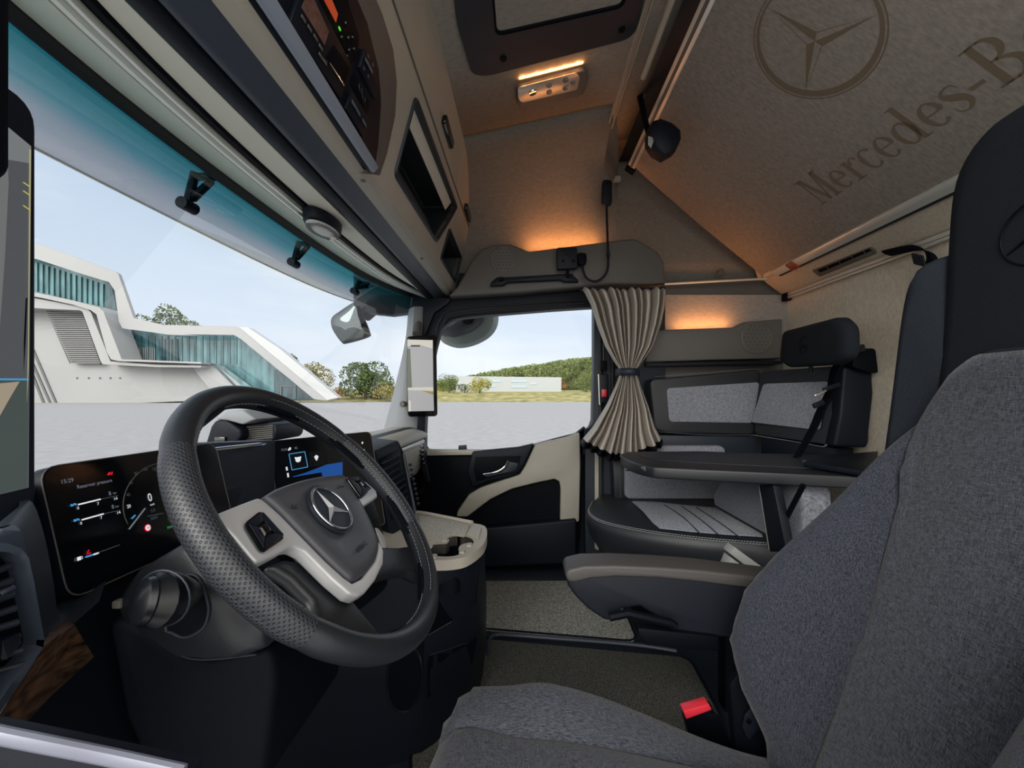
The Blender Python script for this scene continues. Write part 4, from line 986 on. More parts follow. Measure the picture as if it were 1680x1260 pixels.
# dark strips between header panel and shelf
obj('gap_strip', xprism([(.525, 1.487), (.505, 1.482), (.487, 1.486), (.487, 1.53), (.525, 1.53)], .14, 2.27), M['dark'], oh, bev=.004)
obj('lower_lip', xprism([(.487, 1.490), (.470, 1.488), (.438, 1.506), (.425, 1.515), (.425, 1.56), (.487, 1.56)], .14, 2.29), M['bluegrey'], oh, bev=.008, seg=3)
obj('dark_gap', xprism([(.428, 1.516), (.418, 1.517), (.418, 1.53), (.428, 1.53)], .14, 2.29), M['darker'], oh)
body = [(.418, 1.512), (.402, 1.512), (.385, 1.528), (.362, 1.585), (.330, 1.70), (.305, 1.83), (.30, 1.85), (.50, 1.85), (.50, 1.512)]
sec = [(.14, 1.10, None), (1.10, 2.30, None)]
# fascia made of frames: front face plane pieces with niches cut out
def face_y(z):  # face position of the shelf front at height z
    pts = [(1.512, .402), (1.528, .385), (1.585, .362), (1.70, .330), (1.83, .305), (1.87, .30), (2.0, .275), (2.20, .235)]
    for (a, b), (c, d) in zip(pts, pts[1:]):
        if z <= c: return b + (d - b) * (z - a) / (c - a)
    return .235
def fp(x, z, off=0): return V(x, face_y(z) + off, z)
def face_hit(px, py):
    # intersect pixel ray with the sloping front face
    best = None
    for i in range(700):
        z = 1.512 + i * .001; X = F * (z - ZC) / (VY - py); y = -(px - VX) / F * X
        d = abs(y - face_y(z))
        if best is None or d < best[0]: best = (d, X, z)
    return best[1], best[2]
def fpoly(pts, off=0): 
    r = []
    for x, y in pts: X, z = face_hit(x, y); r.append(fp(X, z, off))
    return r
# lower sill of the shelf
obj('shelf_sill', xprism([(.418, 1.512), (.402, 1.512), (.386, 1.527), (.386, 1.56), (.50, 1.56), (.50, 1.512)], .14, 2.30), M['cream'], oh, bev=.004)
niche1 = roundpoly(fpoly([(683, 160), (750, 340), (742, 358), (719, 397), (652, 287)]), .02)
niche2 = roundpoly([fp(1.87, 1.575), fp(1.89, 1.71), fp(2.25, 1.70), fp(2.26, 1.575)], .02)
fx0, fx1 = .14, 2.31
frame_outer = [fp(fx0, z) for z in (1.527, 1.585, 1.70, 1.83, 1.862)] + [fp(fx1, z) for z in (1.862, 1.83, 1.70, 1.585, 1.527)]
# project onto one mean plane so the cut face is flat
pa, pb = V(0, face_y(1.527), 1.527), V(0, face_y(1.862), 1.862); dn = (pb - pa).normalized(); nrm_face = V(0, -dn.z, dn.y)
def flat(p): d = (p - pa).dot(nrm_face); return p - nrm_face * d
fo = [flat(fp(fx0, 1.527)), flat(fp(fx0, 1.862)), flat(fp(fx1, 1.862)), flat(fp(fx1, 1.527))]
n1 = [flat(p) for p in niche1]; n2 = [flat(p) for p in niche2]
obj('shelf_front', MB().plate(fo, [n1, n2], (0, .02, 0)), M['cream'], oh, ang=40)
for nn_, nm in ((n1, 'storage_niche'), (n2, 'storage_niche')):
    c = sum(nn_, Vector()) / len(nn_)
    ni = MB(); ni.loft([nn_, [p + V(0, .14, 0) for p in nn_]], True, False); ni.prism([p + V(0, .14, 0) for p in nn_], (0, .004, 0))
    k = obj(nm, ni, mat('dark niche liner', '#12181d', .6), oh)
    obj('niche_frame', MB().tube([p - V(0, .002, 0) for p in nn_], .006, 8, closed=True), M['navy'], k)
a, b = [fp(*face_hit(*q), .004) for q in ((657, 292), (716, 390))]
obj('niche_rail', MB().tube([a + V(.03, .02, .02), b + V(-.03, .02, .02)], .003, 8), M['chrome'], oh)
obj('niche_lip', MB().prism([a + V(.01, .006, .004), b + V(-.01, .006, .004), b + V(-.02, .03, .07), a + V(.02, .03, .07)], (0, .004, 0)), M['navy'], oh)
a, b = [fp(*face_hit(*q), .03) for q in ((689, 175), (747, 333))]
obj('light_panel', MB().prism([a + V(0, -.012, .004), b + V(0, -.012, .004), b + V(0, .012, -.030), a + V(0, .012, -.030)], (0, .003, 0)), mat('niche ceiling panel', '#c9c4ba', .5), oh)
# door flaps above
obj('flap_door', MB().loft([[fp(x, z) for z in (1.868, 1.93, 2.0, 2.08)] + [fp(x, z, .03) for z in (2.08, 1.868)] for x in (.14, .90)]), M['cream'], oh, ang=50)
obj('flap_door', MB().loft([[fp(x, z) for z in (1.868, 1.93, 2.0, 2.08)] + [fp(x, z, .03) for z in (2.08, 1.868)] for x in (.905, 1.86)]), M['cream'], oh, ang=50)
obj('flap_door', MB().loft([[fp(x, z) for z in (1.868, 1.93, 2.0, 2.08)] + [fp(x, z, .03) for z in (2.08, 1.868)] for x in (1.865, 2.31)]), M['cream'], oh, ang=50)
for q in ((730, 212), (764, 347)):
    X, z = face_hit(*q)
    obj('flap_handle', MB().prism(roundpoly([fp(X - .06, z - .015, -.002), fp(X + .10, z - .015, -.002), fp(X + .10, z + .012, -.002), fp(X - .06, z + .016, -.002)], .008), (0, -.014, 0)), M['gloss'], oh, bev=.003)
obj('seam', MB().tube([fp(.14, 1.864, -.001), fp(2.31, 1.864, -.001)], .0035, 6), M['grey_plastic'], oh)
for q in ((596, 296), (692, 424)):
    c = PZ(q[0], q[1], 1.512); obj('screw_cap', MB().lathe(c, (0, 0, -1), [(0, 0), (.006, 0), (.007, .002), (0, .003)], 16), M['grey_plastic'], oh)
# ---- dark radio console bulging out of the shelf
cz0, cz1 = 1.522, 1.80
def cy(z): return .392 - (z - 1.522) * .30
def cp_(x, z, off=0): return V(x, cy(z) + off - .012, z)
def chit(px, py):
    best = None
    for i in range(400):
        z = 1.50 + i * .001; X = F * (z - ZC) / (VY - py); y = -(px - VX) / F * X; d = abs(y - (cy(z) - .012))
        if best is None or d < best[0]: best = (d, X, z)
    return best[1], best[2]
def cpoly(pts, off=0): return [cp_(*chit(x, y), off) for x, y in pts]
rc = thing('radio_console', 'dark console with radio, tachograph and switch blocks set into the overhead shelf', 'radio console', (.7, .37, 1.53))
xr = 1.09
co = [V(.12, .388, 1.522)] + cpoly([(612, 284), (622, 240), (627, 170), (623, 112), (600, 30), (585, -10)]) 
co = [cp_(.12, 1.530), cp_(*chit(606, 280)), cp_(*chit(616, 276)), cp_(*chit(622, 240)), cp_(*chit(627, 170)), cp_(*chit(623, 112)), cp_(*chit(604, 35)), cp_(*chit(587, -5)), cp_(.12, cz1)]
obj('console_face', MB().prism(co, (0, .05, 0)), M['dark'], rc, bev=.006, seg=3)
sr = [cp_(*chit(603, 284), .006), cp_(*chit(628, 288), .006), cp_(*chit(640, 250), .006), cp_(*chit(653, 190), .006), cp_(*chit(656, 135), .006), cp_(*chit(650, 80), .006), cp_(*chit(632, 20), .006), cp_(*chit(615, -20), .006), cp_(.12, cz1 + .03, .006), cp_(.12, cz1 - .02, .006), cp_(*chit(585, 0), .006), cp_(*chit(606, 280), .006)]
obj('console_surround', MB().prism(sr, (0, .04, 0)), M['grey_plastic'], rc, bev=.008, seg=3)
obj('lower_lip', MB().prism([cp_(.12, 1.530, .001), cp_(*chit(608, 282), .001), cp_(*chit(612, 272), -.006), cp_(.12, 1.556, -.006)], (0, -.010, -.004)), mat('pale blue grey lip', '#7f8898', .45), rc, bev=.004, seg=3)
def cbox(name, pts, off, th, m, parent=rc, bev=.0015, r=0):
    q = cpoly(pts, off); q = roundpoly(q, r) if r else q
    return obj(name, MB().prism(q, (0, -th, 0)), m, parent, bev=bev)
tch = cbox('tachograph', [(553, 163), (468, 38), (483, -5), (505, -20), (571, 108)], .0, .008, M['dark'])
tch['label'] = 'tachograph unit with orange lit display'
cbox('tachograph_display', [(524, 74), (485, 12), (492, -5), (502, -10), (531, 52)], -.009, .0006, mat('dim orange backlit display', '#3a3230', .3, emit=('#6a4038', .22), var=(160, .8)), tch, 0)
cbox('tachograph_drawer', [(556, 142), (527, 95), (540, 74), (567, 112)], -.0085, .001, M['darker'], tch, .0005)
obj('drawer_line', MB().tube([cp_(*chit(531, 103), -.011), cp_(*chit(555, 140), -.011)], .0012, 6), M['chrome'], tch)
rad = cbox('radio', [(570, 111), (505, 0), (520, -25), (560, -25), (586, 60), (584, 88)], .0, .004, M['darker'])
cbox('radio_display', [(547, 37), (527, 0), (527, -8), (537, -8), (550, 23)], -.0045, .0006, emis('orange backlit radio display', '#b0421f', .75), rad, 0)
gl = MB(); gl.box(cp_(*chit(552, 47), -.006), (.006, .002, .004)); obj('indicator', gl, emis('green indicator', '#5fd038', 1.0), rad)
kb = MB()
for x, y in ((564, 38), (557, 61), (568, 62), (575, 61), (569, 82), (577, 80), (566, 92)): kb.lathe(cp_(*chit(x, y), -.004), (0, -1, 0), [(0, 0), (.005, 0), (.0045, .003), (0, .003)], 12)
obj('radio_key', kb, M['gloss'], rad)
kb = MB()
for x, y in ((488, 31), (498, 47), (508, 62), (517, 78), (517, 92), (524, 102)): kb.box(cp_(*chit(x, y), -.010), (.012, .002, .005))
obj('tachograph_key', kb, M['grey_plastic'], tch, bev=.0004)
s1 = cbox('switch_block', [(591, 225), (561, 178), (572, 150), (600, 192)], 0, .008, M['dark'])
s2 = cbox('switch_block', [(612, 163), (584, 110), (593, 80), (616, 130)], 0, .008, M['dark'])
s3 = cbox('switch_block', [(601, 188), (574, 137), (581, 120), (607, 170)], 0, .003, M['darker'])
slab = mat('blue grey switch label', '#465566', .5)
for blk, pts in ((s1, [((570, 166), (576, 176)), ((577, 178), (584, 190)), ((588, 197), (594, 207))]), (s2, [((592, 97), (598, 107)), ((598, 108), (604, 119))])):
    mb = MB()
    for a, b in pts: mb.prism([cp_(*chit(*a), -.009) + V(0, 0, .004), cp_(*chit(*a), -.009) - V(0, 0, .004), cp_(*chit(*b), -.009) - V(0, 0, .004), cp_(*chit(*b), -.009) + V(0, 0, .004)], (0, -.001, 0))
    obj('switch_marking', mb, slab, blk)
kb = MB()
for x, y in ((588, 145), (594, 160)):
    c = cp_(*chit(x, y), -.004); kb.tube([c + V(math.cos(a) * .008, 0, math.sin(a) * .008) for a in [2*math.pi*k/16 for k in range(16)]], .0012, 6, closed=True)
obj('socket_ring', kb, M['navy'], s3)
kb = MB()
for x, y in ((597, 92), (605, 106), (590, 112), (597, 125)):
    c = cp_(*chit(x, y), -.0095); kb.tube([c + V(math.cos(a) * .0035, 0, math.sin(a) * .003) for a in [2*math.pi*k/10 for k in range(10)]], .0005, 5, closed=True)
obj('switch_symbol', kb, M['grey_plastic'], s2)

# ---------------------------------------------------------------- domed interior lamp under the header
c = P(530, 366, 1.66)
dl = thing('header_lamp', 'dark rounded lamp with ribbed lens under the cream header panel', 'lamp', c)
hc = PZ(530, 362, 1.487); R_ = .085
rr = [[hc + V(math.cos(a) * R_ * s, math.sin(a) * .042 * s + o2, -d) for a in [2*math.pi*k/28 for k in range(28)]] for s, d, o2 in ((1, -.006, 0), (1, .004, 0), (.97, .020, 0), (.90, .026, 0))]
obj('housing', MB().loft(rr), M['dark'], dl, ang=60)
lm_ = mat('ribbed grey lens', '#b6b9b8', .3)
rr = [[hc + V(math.cos(a) * R_ * s, math.sin(a) * .042 * s, -d) for a in [2*math.pi*k/28 for k in range(28)]] for s, d in ((.86, .025), (.82, .030), (.5, .034), (.1, .035))]
ln = obj('lens', MB().loft(rr), lm_, dl, ang=60)
rb = MB()
for k in range(14): x = -.06 + .12 * k / 13; hgt = .036 * math.sqrt(max(.02, 1 - (x / .07) ** 2)); rb.tube([hc + V(x, -hgt, -.033), hc + V(x, hgt, -.033)], .0014, 6)
obj('lens_rib', rb, M['grey_plastic'], ln)
obj('switch', MB().lathe(hc + V(.045, -.01, -.034), (0, 0, -1), [(0, 0), (.010, 0), (.009, .005), (0, .006)], 18), lm_, dl)

# ================================================================ CEILING THINGS
CN = V(0, .2149, .9766)     # ceiling plane normal (front part)
C0 = V(0, 0, 2.135)
def PC(px, py, d=0): return PL(px, py, C0 - CN * d, CN)
hatch = thing('roof_hatch', 'dark roof hatch with pale glass panel in the ceiling', 'roof hatch', PC(900, 30))
ho = roundpoly([PC(742, -60), PC(745, 20), PC(772, 112), PC(797, 115), PC(1038, 52), PC(1052, 0), PC(1062, -60), PC(1060, -140), PC(730, -140)], .05)
hi = roundpoly([PC(803, -100), PC(804, -20), PC(810, 50), PC(1022, 2), PC(1030, -40), PC(1025, -100)], .03)
obj('frame', MB().plate(ho, [hi], -CN * .022), M['navy'], hatch, ang=40)
obj('glass', MB().prism([p + CN * -.003 for p in hi], CN * .003), mat('pale smoked hatch panel', '#76837c', .25, coat=.3), hatch)
hs = MB(); hs.tube([p - CN * .012 for p in hi], .009, 8, closed=True); obj('seal', hs, M['darker'], hatch)
for x, y in ((826, 96), (1020, 48)):
    obj('fixing', MB().lathe(PC(x, y, .022), -CN, [(0, 0), (.012, 0), (.011, .004), (0, .004)], 16), M['darker'], hatch)
# interior lamp with amber light strip
cl = thing('ceiling_lamp', 'silver ceiling lamp with round lenses and a glowing amber strip', 'ceiling lamp', PC(905, 137))
q = [(846, 134), (958, 103), (964, 118), (955, 146), (852, 169), (845, 155)]
obj('housing', MB().prism(roundpoly([PC(x, y) for x, y in q], .02), -CN * .028), M['grey_plastic'], cl, bev=.006, seg=3)
q2 = [(849, 143), (945, 118), (951, 125), (947, 146), (856, 168), (850, 160)]
ls = obj('lens', MB().prism(roundpoly([PC(x, y, .029) for x, y in q2], .012), -CN * .003), mat('brushed silver lens plate', '#c9c4bc', .3, metal=.6), cl, bev=.001)
for x, y, r in ((874, 152, .016), (901, 140, .011), (901, 151, .011), (928, 131, .012), (928, 144, .012), (940, 135, .010)):
    c = PC(x, y, .032); obj('spot', MB().lathe(c, -CN, [(0, 0), (r, 0), (r * .9, .003), (r * .4, .002), (0, .002)], 20), M['chrome'] if r > .012 else mat('grey spot lens', '#6f6f70', .2), ls)
# amber LED strip along the hatch-side edge of the lamp
a, b = PC(853, 130, .010), PC(950, 105, .010)
obj('light_strip', MB().tube([a, b], .003, 8), M['amber'], cl)
for k in range(5):
    ld = bpy.data.lights.new('led_point', 'POINT'); ld.energy = .13; ld.shadow_soft_size = .004; ld.color = (1, .42, .12)
    o = bpy.data.objects.new('led_light', ld); COL.objects.link(o); o.location = PC(858 + 22.5 * k, 126 - 5.8 * k, .012)
obj('button', MB().lathe(PC(852, 181, .001), -CN, [(0, 0), (.010, 0), (.008, .004), (0, .004)], 14), M['cream'], bpy.data.objects['ceiling_lamp'])
def alight(name, loc, rot_to, sx, sy, en, col):
    ld = bpy.data.lights.new(name, 'AREA'); ld.shape = 'RECTANGLE'; ld.size = sx; ld.size_y = sy; ld.energy = en; ld.color = col
    o = bpy.data.objects.new(name, ld); COL.objects.link(o); o.location = loc
    z = -Vector(rot_to).normalized(); x = V(1, 0, 0); x = (x - z * x.dot(z)).normalized(); y = z.cross(x)
    o.rotation_euler = Matrix((x, y, z)).transposed().to_euler(); return o
# two amber LED rails resting on the ledges of the side panels
AMB = (1.0, .37, .11)
def led(p0, p1, dirn, en, w_=.012):
    ld = bpy.data.lights.new('led', 'AREA'); ld.shape = 'RECTANGLE'; ld.size = (p1 - p0).length; ld.size_y = w_; ld.energy = en; ld.color = AMB
    o = bpy.data.objects.new('led_light', ld); COL.objects.link(o); o.location = (p0 + p1) / 2
    x = (p1 - p0).normalized(); z = -Vector(dirn).normalized(); z = (z - x * z.dot(x)).normalized(); y = z.cross(x)
    o.rotation_euler = Matrix((x, y, z)).transposed().to_euler()
led(PC(853, 130, .016), PC(956, 104, .016), CN, .5, .008)
# curtain rail across the ceiling
def crail(name, x0, x1, Y, Z, r, m, label):
    o = thing(name, label, 'rail', ((x0 + x1) / 2, Y, Z)); 
    obj('profile', MB().box(((x0 + x1) / 2, Y, Z), (x1 - x0, .030, .012)), m, o, bev=.002)
    for d in (-.010, .010): obj('flange', MB().box(((x0 + x1) / 2, Y + d, Z - .009), (x1 - x0, .006, .01)), m, o, bev=.001)
    return o
crail('curtain_rail', -.05, 1.96, -.385, 2.208, .01, M['cream'], 'cream curtain rail running across the ceiling beside the bunk')
tag(obj('support_rod', MB().tube([V(-.05, -.425, 2.12), V(1.54, -.425, 2.12)], .010, 12), M['cream']), 'slim cream rod under the ceiling beside the curtain rail', 'rod')

# ================================================================ UPPER BUNK
bk = thing('upper_bunk', 'folded-up upper bunk with beige underside carrying a large star and lettering', 'bunk', (1.2, -.9, 1.62))
F0 = V(0, -.55, 2.13); R0 = V(0, -1.255, 1.612); BD = (R0 - F0).normalized(); BN = V(0, BD.z, -BD.y)   # BD down the slope, BN facing the camera side
if BN.y < 0: BN = -BN
L_ = (R0 - F0).length
def bpnt(X, s, d=0): return V(X, F0.y, F0.z) + BD * s + BN * d
xe0, xe1 = 2.16, 2.27
cl_ = [bpnt(-.05, 0), bpnt(xe0, 0), bpnt(xe0 + .02, .1), bpnt(xe0 + .07, L_ * .5), bpnt(xe1, L_), bpnt(-.05, L_)]
obj('underside_cloth', MB().prism(cl_, -BN * .05), M['bunk_cloth'], bk, bev=.004)
fr = MB()
fr.box(bpnt(1.05, -.012, .0), (2.22, .040, .02), Matrix((V(1,0,0), BD, BN)).transposed())
obj('front_rail', fr, M['alu'], bk, bev=.003)
obj('rail_groove', MB().box(bpnt(1.05, -.012, .0108), (2.22, .012, .002), Matrix((V(1,0,0), BD, BN)).transposed()), M['grey_plastic'], bk)
obj('rear_rail', MB().box(bpnt(1.07, L_ + .018, .004), (2.20, .040, .02), Matrix((V(1,0,0), BD, BN)).transposed()), M['alu'], bk, bev=.003)
obj('rear_rail_shadow', MB().box(bpnt(1.07, L_ + .046, -.004), (2.20, .016, .014), Matrix((V(1,0,0), BD, BN)).transposed()), M['navy'], bk, bev=.002)  # dark strip painting in the shadow groove below the rail
obj('rail_end', MB().box(bpnt(2.19, -.012, 0), (.035, .05, .03), Matrix((V(1,0,0), BD, BN)).transposed()), M['darker'], bk, bev=.003)
obj('rail_clip', MB().box(bpnt(2.02, L_ + .022, .012), (.05, .045, .02), Matrix((V(1,0,0), BD, BN)).transposed()), mat('rust brown clip', '#7a3320', .5), bk, bev=.004)
# printed emblem and lettering
pr = mat('taupe print', '#6d6153', .9, spec=.1)
UX = V(-1, 0, 0); UP = -BD
def lp(x, y, org): return org + UX * x + UP * y
def ell(mb, org, cx, cy_, rx, ry, tx, ty, a0=0, a1=360, n=36, dx=0):
    """ring band with contrast: thick at the sides (tx), thin at top and bottom (ty)"""
    o_, i_ = [], []
    for k in range(n + 1):
        a = math.radians(a0 + (a1 - a0) * k / n)
        o_.append(lp(cx + rx * math.cos(a), cy_ + ry * math.sin(a), org)); i_.append(lp(cx + (rx - tx) * math.cos(a) + dx, cy_ + (ry - ty) * math.sin(a), org))
    return mb.grid([o_, i_])
lo_ = bpnt(1.175, .307, .0008)
em = MB(); R_ = .175
ell(em, lo_, 0, 0, R_, R_, .004, .004, n=64); 
oc, ic_ = [], []
for k in range(65):
    a = 2 * math.pi * k / 64; oc.append(lp(R_ * .95 * math.cos(a), R_ * .95 * math.sin(a), lo_)); ic_.append(lp(R_ * .885 * math.cos(a) + .006, R_ * .885 * math.sin(a) + .006, lo_))
em.grid([oc, ic_])
for k in range(3):
    a = math.pi/2 + k * 2*math.pi/3; tip = (R_ * .87 * math.cos(a), R_ * .87 * math.sin(a))
    vl = (R_ * .14 * math.cos(a + math.pi/3), R_ * .14 * math.sin(a + math.pi/3)); vr = (R_ * .14 * math.cos(a - math.pi/3), R_ * .14 * math.sin(a - math.pi/3))
    em.add([lp(0, 0, lo_), lp(*tip, lo_), lp(*vr, lo_)], [(0, 1, 2)])
    t_n = (tip[0] * .97, tip[1] * .97)
    nx = Vector((tip[1] - vl[1], -(tip[0] - vl[0]))).normalized() * .0022
    em.add([lp(vl[0], vl[1], lo_), lp(vl[0] + nx.x, vl[1] + nx.y, lo_), lp(*tip, lo_)], [(0, 1, 2)])
obj('printed_emblem', em, pr, bk, smooth=False, merge=False)
UX = V(-.84, 0, 0)
tx = MB(); XH = .086; CH = .131; ST = .0195; TN = .0052; SR = .011
def bar(x0, y0, x1, y1, x2, y2, x3, y3, org): tx.add([lp(x0, y0, org), lp(x1, y1, org), lp(x2, y2, org), lp(x3, y3, org)], [(0, 1, 2, 3)])
def rect(x0, y0, x1, y1, org): bar(x0, y0, x1, y0, x1, y1, x0, y1, org)
def g_M(o):
    rect(.016, 0, .016 + TN, CH, o); rect(.098, 0, .098 + ST, CH, o); rect(.004, 0, .036, TN, o); rect(.088, 0, .130, TN, o); rect(.0, CH - TN, .03, CH, o); rect(.098, CH - TN, .130, CH, o)
    bar(.016, CH, .040, CH, .074, .0, .062, .0, o); bar(.062, .0, .068, 0, .106, CH, .098, CH, o); return .138
def g_e(o):
    ell(tx, o, .036, XH/2, .036, XH/2, ST * .85, TN, 8, 318); rect(.016, XH * .50, .068, XH * .50 + TN, o); return .080
def g_r(o):
    rect(.012, 0, .012 + ST * .9, XH, o); rect(0, 0, .046, TN, o); bar(0, XH - TN * 2, .012, XH, .02, XH, .0, XH - TN, o); ell(tx, o, .054, XH * .62, .024, XH * .38, .012, TN, 40, 165); return .072
def g_c(o):
    ell(tx, o, .036, XH/2, .036, XH/2, ST * .85, TN, 42, 318); return .074
def g_d(o):
    ell(tx, o, .036, XH/2, .036, XH/2, ST * .85, TN, 0, 360); rect(.058, 0, .058 + ST * .95, CH * 1.02, o); rect(.046, CH * 1.02 - TN, .06, CH * 1.02, o); rect(.07, 0, .092, TN, o); return .098
def g_s(o):
    pts = [(.052, XH * .78), (.046, XH * .95), (.030, XH * .985), (.012, XH * .90), (.010, XH * .74), (.026, XH * .58), (.044, XH * .42), (.050, XH * .24), (.040, XH * .06), (.024, XH * .015), (.010, XH * .08), (.004, XH * .26)]
    wd = [.002, .004, .005, .010, .017, .021, .021, .016, .009, .005, .004, .002]
    cu_ = bez([V(x, y, w_) for (x, y), w_ in zip(pts, wd)], 4); a_, b_ = [], []
    for i, p in enumerate(cu_):
        q = cu_[min(i + 1, len(cu_) - 1)] - cu_[max(i - 1, 0)]; n_ = Vector((-q.y, q.x)).normalized() * p.z / 2
        a_.append(lp(p.x + n_.x, p.y + n_.y, o)); b_.append(lp(p.x - n_.x, p.y - n_.y, o))
    tx.grid([a_, b_]); return .064
def g_h(o): rect(.004, XH * .42, .042, XH * .42 + .011, o); return .050
def g_B(o):
    rect(.014, 0, .014 + ST, CH, o); rect(0, 0, .05, TN, o); rect(0, CH - TN, .05, CH, o)
    ell(tx, o, .042, CH * .75, .040, CH * .25, ST * .9, TN, -90, 90); ell(tx, o, .042, CH * .26, .050, CH * .26, ST, TN, -90, 90); rect(.03, CH * .505, .05, CH * .505 + TN, o); return .102
def g_n(o):
    rect(.012, 0, .012 + ST * .9, XH, o); rect(.0, 0, .04, TN, o); ell(tx, o, .044, XH * .6, .028, XH * .4, ST * .8, TN, 0, 160); rect(.053, 0, .072, XH * .6, o); rect(.046, 0, .082, TN, o); return .088
def g_z(o):
    rect(.004, 0, .064, TN * 1.4, o); rect(.006, XH - TN * 1.4, .064, XH, o); bar(.004, 0, .028, 0, .064, XH, .042, XH, o); return .07
xx = 1.632
org_s = .723
for g_ in (g_M, g_e, g_r, g_c, g_e, g_d, g_e, g_s, g_h, g_B, g_e, g_n, g_z):
    o_ = bpnt(xx, org_s, .0010); xx -= g_(o_) * .80 if 0 else g_(o_) * .84
obj('printed_lettering', tx, pr, bk, smooth=False, merge=False)

# reading lamp on a black arm at the front edge of the bunk
rl = thing('bunk_reading_lamp', 'square black reading lamp on a short arm beside the bunk front rail', 'reading lamp', P(1086, 232, 1.75))
obj('arm', MB().tube([P(1047, 145, 1.80), P(1052, 168, 1.78), P(1060, 205, 1.74), P(1066, 222, 1.72)], .012, 10), M['darker'], rl)
obj('pivot', MB().lathe(P(1048, 150, 1.80), (1, 0, 0), [(0, -.02), (.026, -.02), (.028, .03), (0, .03)], 20), M['darker'], rl, bev=.003)
hq = [P(x, y, 1.70) for x, y in [(1060, 220), (1066, 207), (1080, 203), (1098, 210), (1112, 222), (1113, 237), (1106, 252), (1087, 262), (1070, 252), (1060, 236)]]
hc_ = sum(hq, Vector()) / len(hq)
obj('head', MB().loft([[hc_ + (p - hc_) * s + V(d, 0, 0) for p in hq] for s, d in ((.7, -.045), (.95, -.035), (1, -.01), (.95, .03), (.6, .04))]), M['dark'], rl, ang=50)
obj('lens', MB().prism([P(x, y, 1.655) for x, y in [(1063, 224), (1070, 226), (1072, 232), (1068, 244), (1063, 238)]], (-.004, 0, 0)), mat('pale lens', '#8f9290', .3), rl, bev=.001)
# rear wall vent
vt = thing('rear_air_vent', 'grey slot air vent in the rear wall soffit', 'air vent', PL(1390, 427, (0, -1.36, 1.55), V(0, .607, -.795)))
SN = V(0, .607, -.795).normalized(); S0 = V(0, -1.36, 1.5515)
def PS(px, py, d=0): return PL(px, py, S0 + SN * d, SN)
obj('bezel', MB().prism(roundpoly([PS(x, y, .001) for x, y in [(1333, 443), (1346, 453), (1440, 414), (1430, 404)]], .008), SN * .006), M['grey_plastic'], vt, bev=.002)
obj('slot', MB().prism([PS(x, y, .0075) for x, y in [(1341, 443), (1346, 447), (1430, 411), (1426, 408)]], SN * .001), M['darker'], vt)
sl = MB()
for k in range(4):
    x = 1358 + k * 20; y = 440 - k * 8.7; sl.tube([PS(x - 2, y - 3, .009), PS(x + 2, y + 3, .009)], .0015, 5)
obj('louvre', sl, M['grey_plastic'], vt)
# rear roller rail above the rear wall
rr_ = thing('rear_rail', 'pale aluminium rail with black end cap along the top of the rear wall', 'rail', (1.1, -1.41, 1.50))
obj('profile', MB().box((1.10, -1.405, 1.510), (2.34, .022, .016)), M['alu'], rr_, bev=.002)
obj('lower_profile', MB().box((1.10, -1.400, 1.494), (2.34, .014, .010)), M['alu'], rr_, bev=.002)
obj('end_cap', MB().box((2.285, -1.398, 1.500), (.035, .036, .040)), M['darker'], rr_, bev=.004)
# black fabric strap hanging over the rail
sp = thing('bunk_strap', 'black gathered fabric strap looped over the rear rail behind the driver seat', 'strap', (1.45, -1.38, 1.45))
q = bez([PY(x, y, -1.37) for x, y in [(1445, 412), (1470, 406), (1495, 402), (1512, 408), (1518, 425), (1508, 445), (1500, 470)]], 5)
rows = [[p + V(0, 0, .0), p + V(-.03, .015, -.022), p + V(-.05, .0, -.035)] for p in q]
obj('band', MB().grid(rows), M['darker'], sp, solid=.004, sub=1)
gt = MB()
for k in range(5): c = PY(1497 + k * 4, 425 + k * 1, -1.35); gt.tube([c + V(0, 0, .02), c + V(-.01, .0, -.02)], .004, 6)
obj('gather', gt, M['dark'], sp)
# ================================================================ PANELS ON THE PASSENGER SIDE
dp = thing('door_header_panel', 'warm grey panel with round loudspeaker above the passenger door', 'wall panel', P(920, 440, 2.22))
XP = 2.20
o_ = [P(x, y, XP) for x, y in [(735, 486), (750, 470), (772, 430), (790, 408), (812, 401), (838, 400), (868, 412), (995, 396), (1040, 391), (1052, 396), (1080, 414), (1090, 430), (1091, 466), (1000, 466), (850, 480)]]
# smooth upper lip: (838..868) hump over the speaker
obj('panel', MB().prism(o_, (.09, 0, 0)), M['grey_plastic'], dp, bev=.012, seg=3)
def speaker_on(par, px, py, X, rx, name='speaker_grille'):
    c = P(px, py, X); r = rx / F * X
    g = obj(name, MB().lathe(c, (-1, 0, 0), [(0, 0), (r, 0), (r, .003), (r * .92, .005), (r * .9, .003), (0, .003)], 40), M['grey_plastic'], par)
    h = MB()
    for i in range(-6, 7):
        for j in range(-6, 7):
            yy = (i + (j % 2) * .5) * r * .27; zz = j * r * .235
            if yy * yy + zz * zz < (r * .82) ** 2:
                h.lathe(c + V(-.0032, yy, zz), (-1, 0, 0), [(0, 0), (r * .10, 0), (0, .0006)], 6)
    obj('grille_hole', h, mat('grille holes', '#4e4b47', .8), g)
    return g
speaker_on(dp, 825, 425, XP - .002, 22)
# amber light on the ledge
led(P(866, 412, XP + .07), P(985, 403, XP + .07), V(.12, 0, 1), 1.35)
tag(obj('light_strip', MB().tube([P(868, 424, XP + .09), P(985, 416, XP + .09)], .003, 6), M['amber']), 'thin amber light strip on top of the panel above the passenger door', 'light strip')
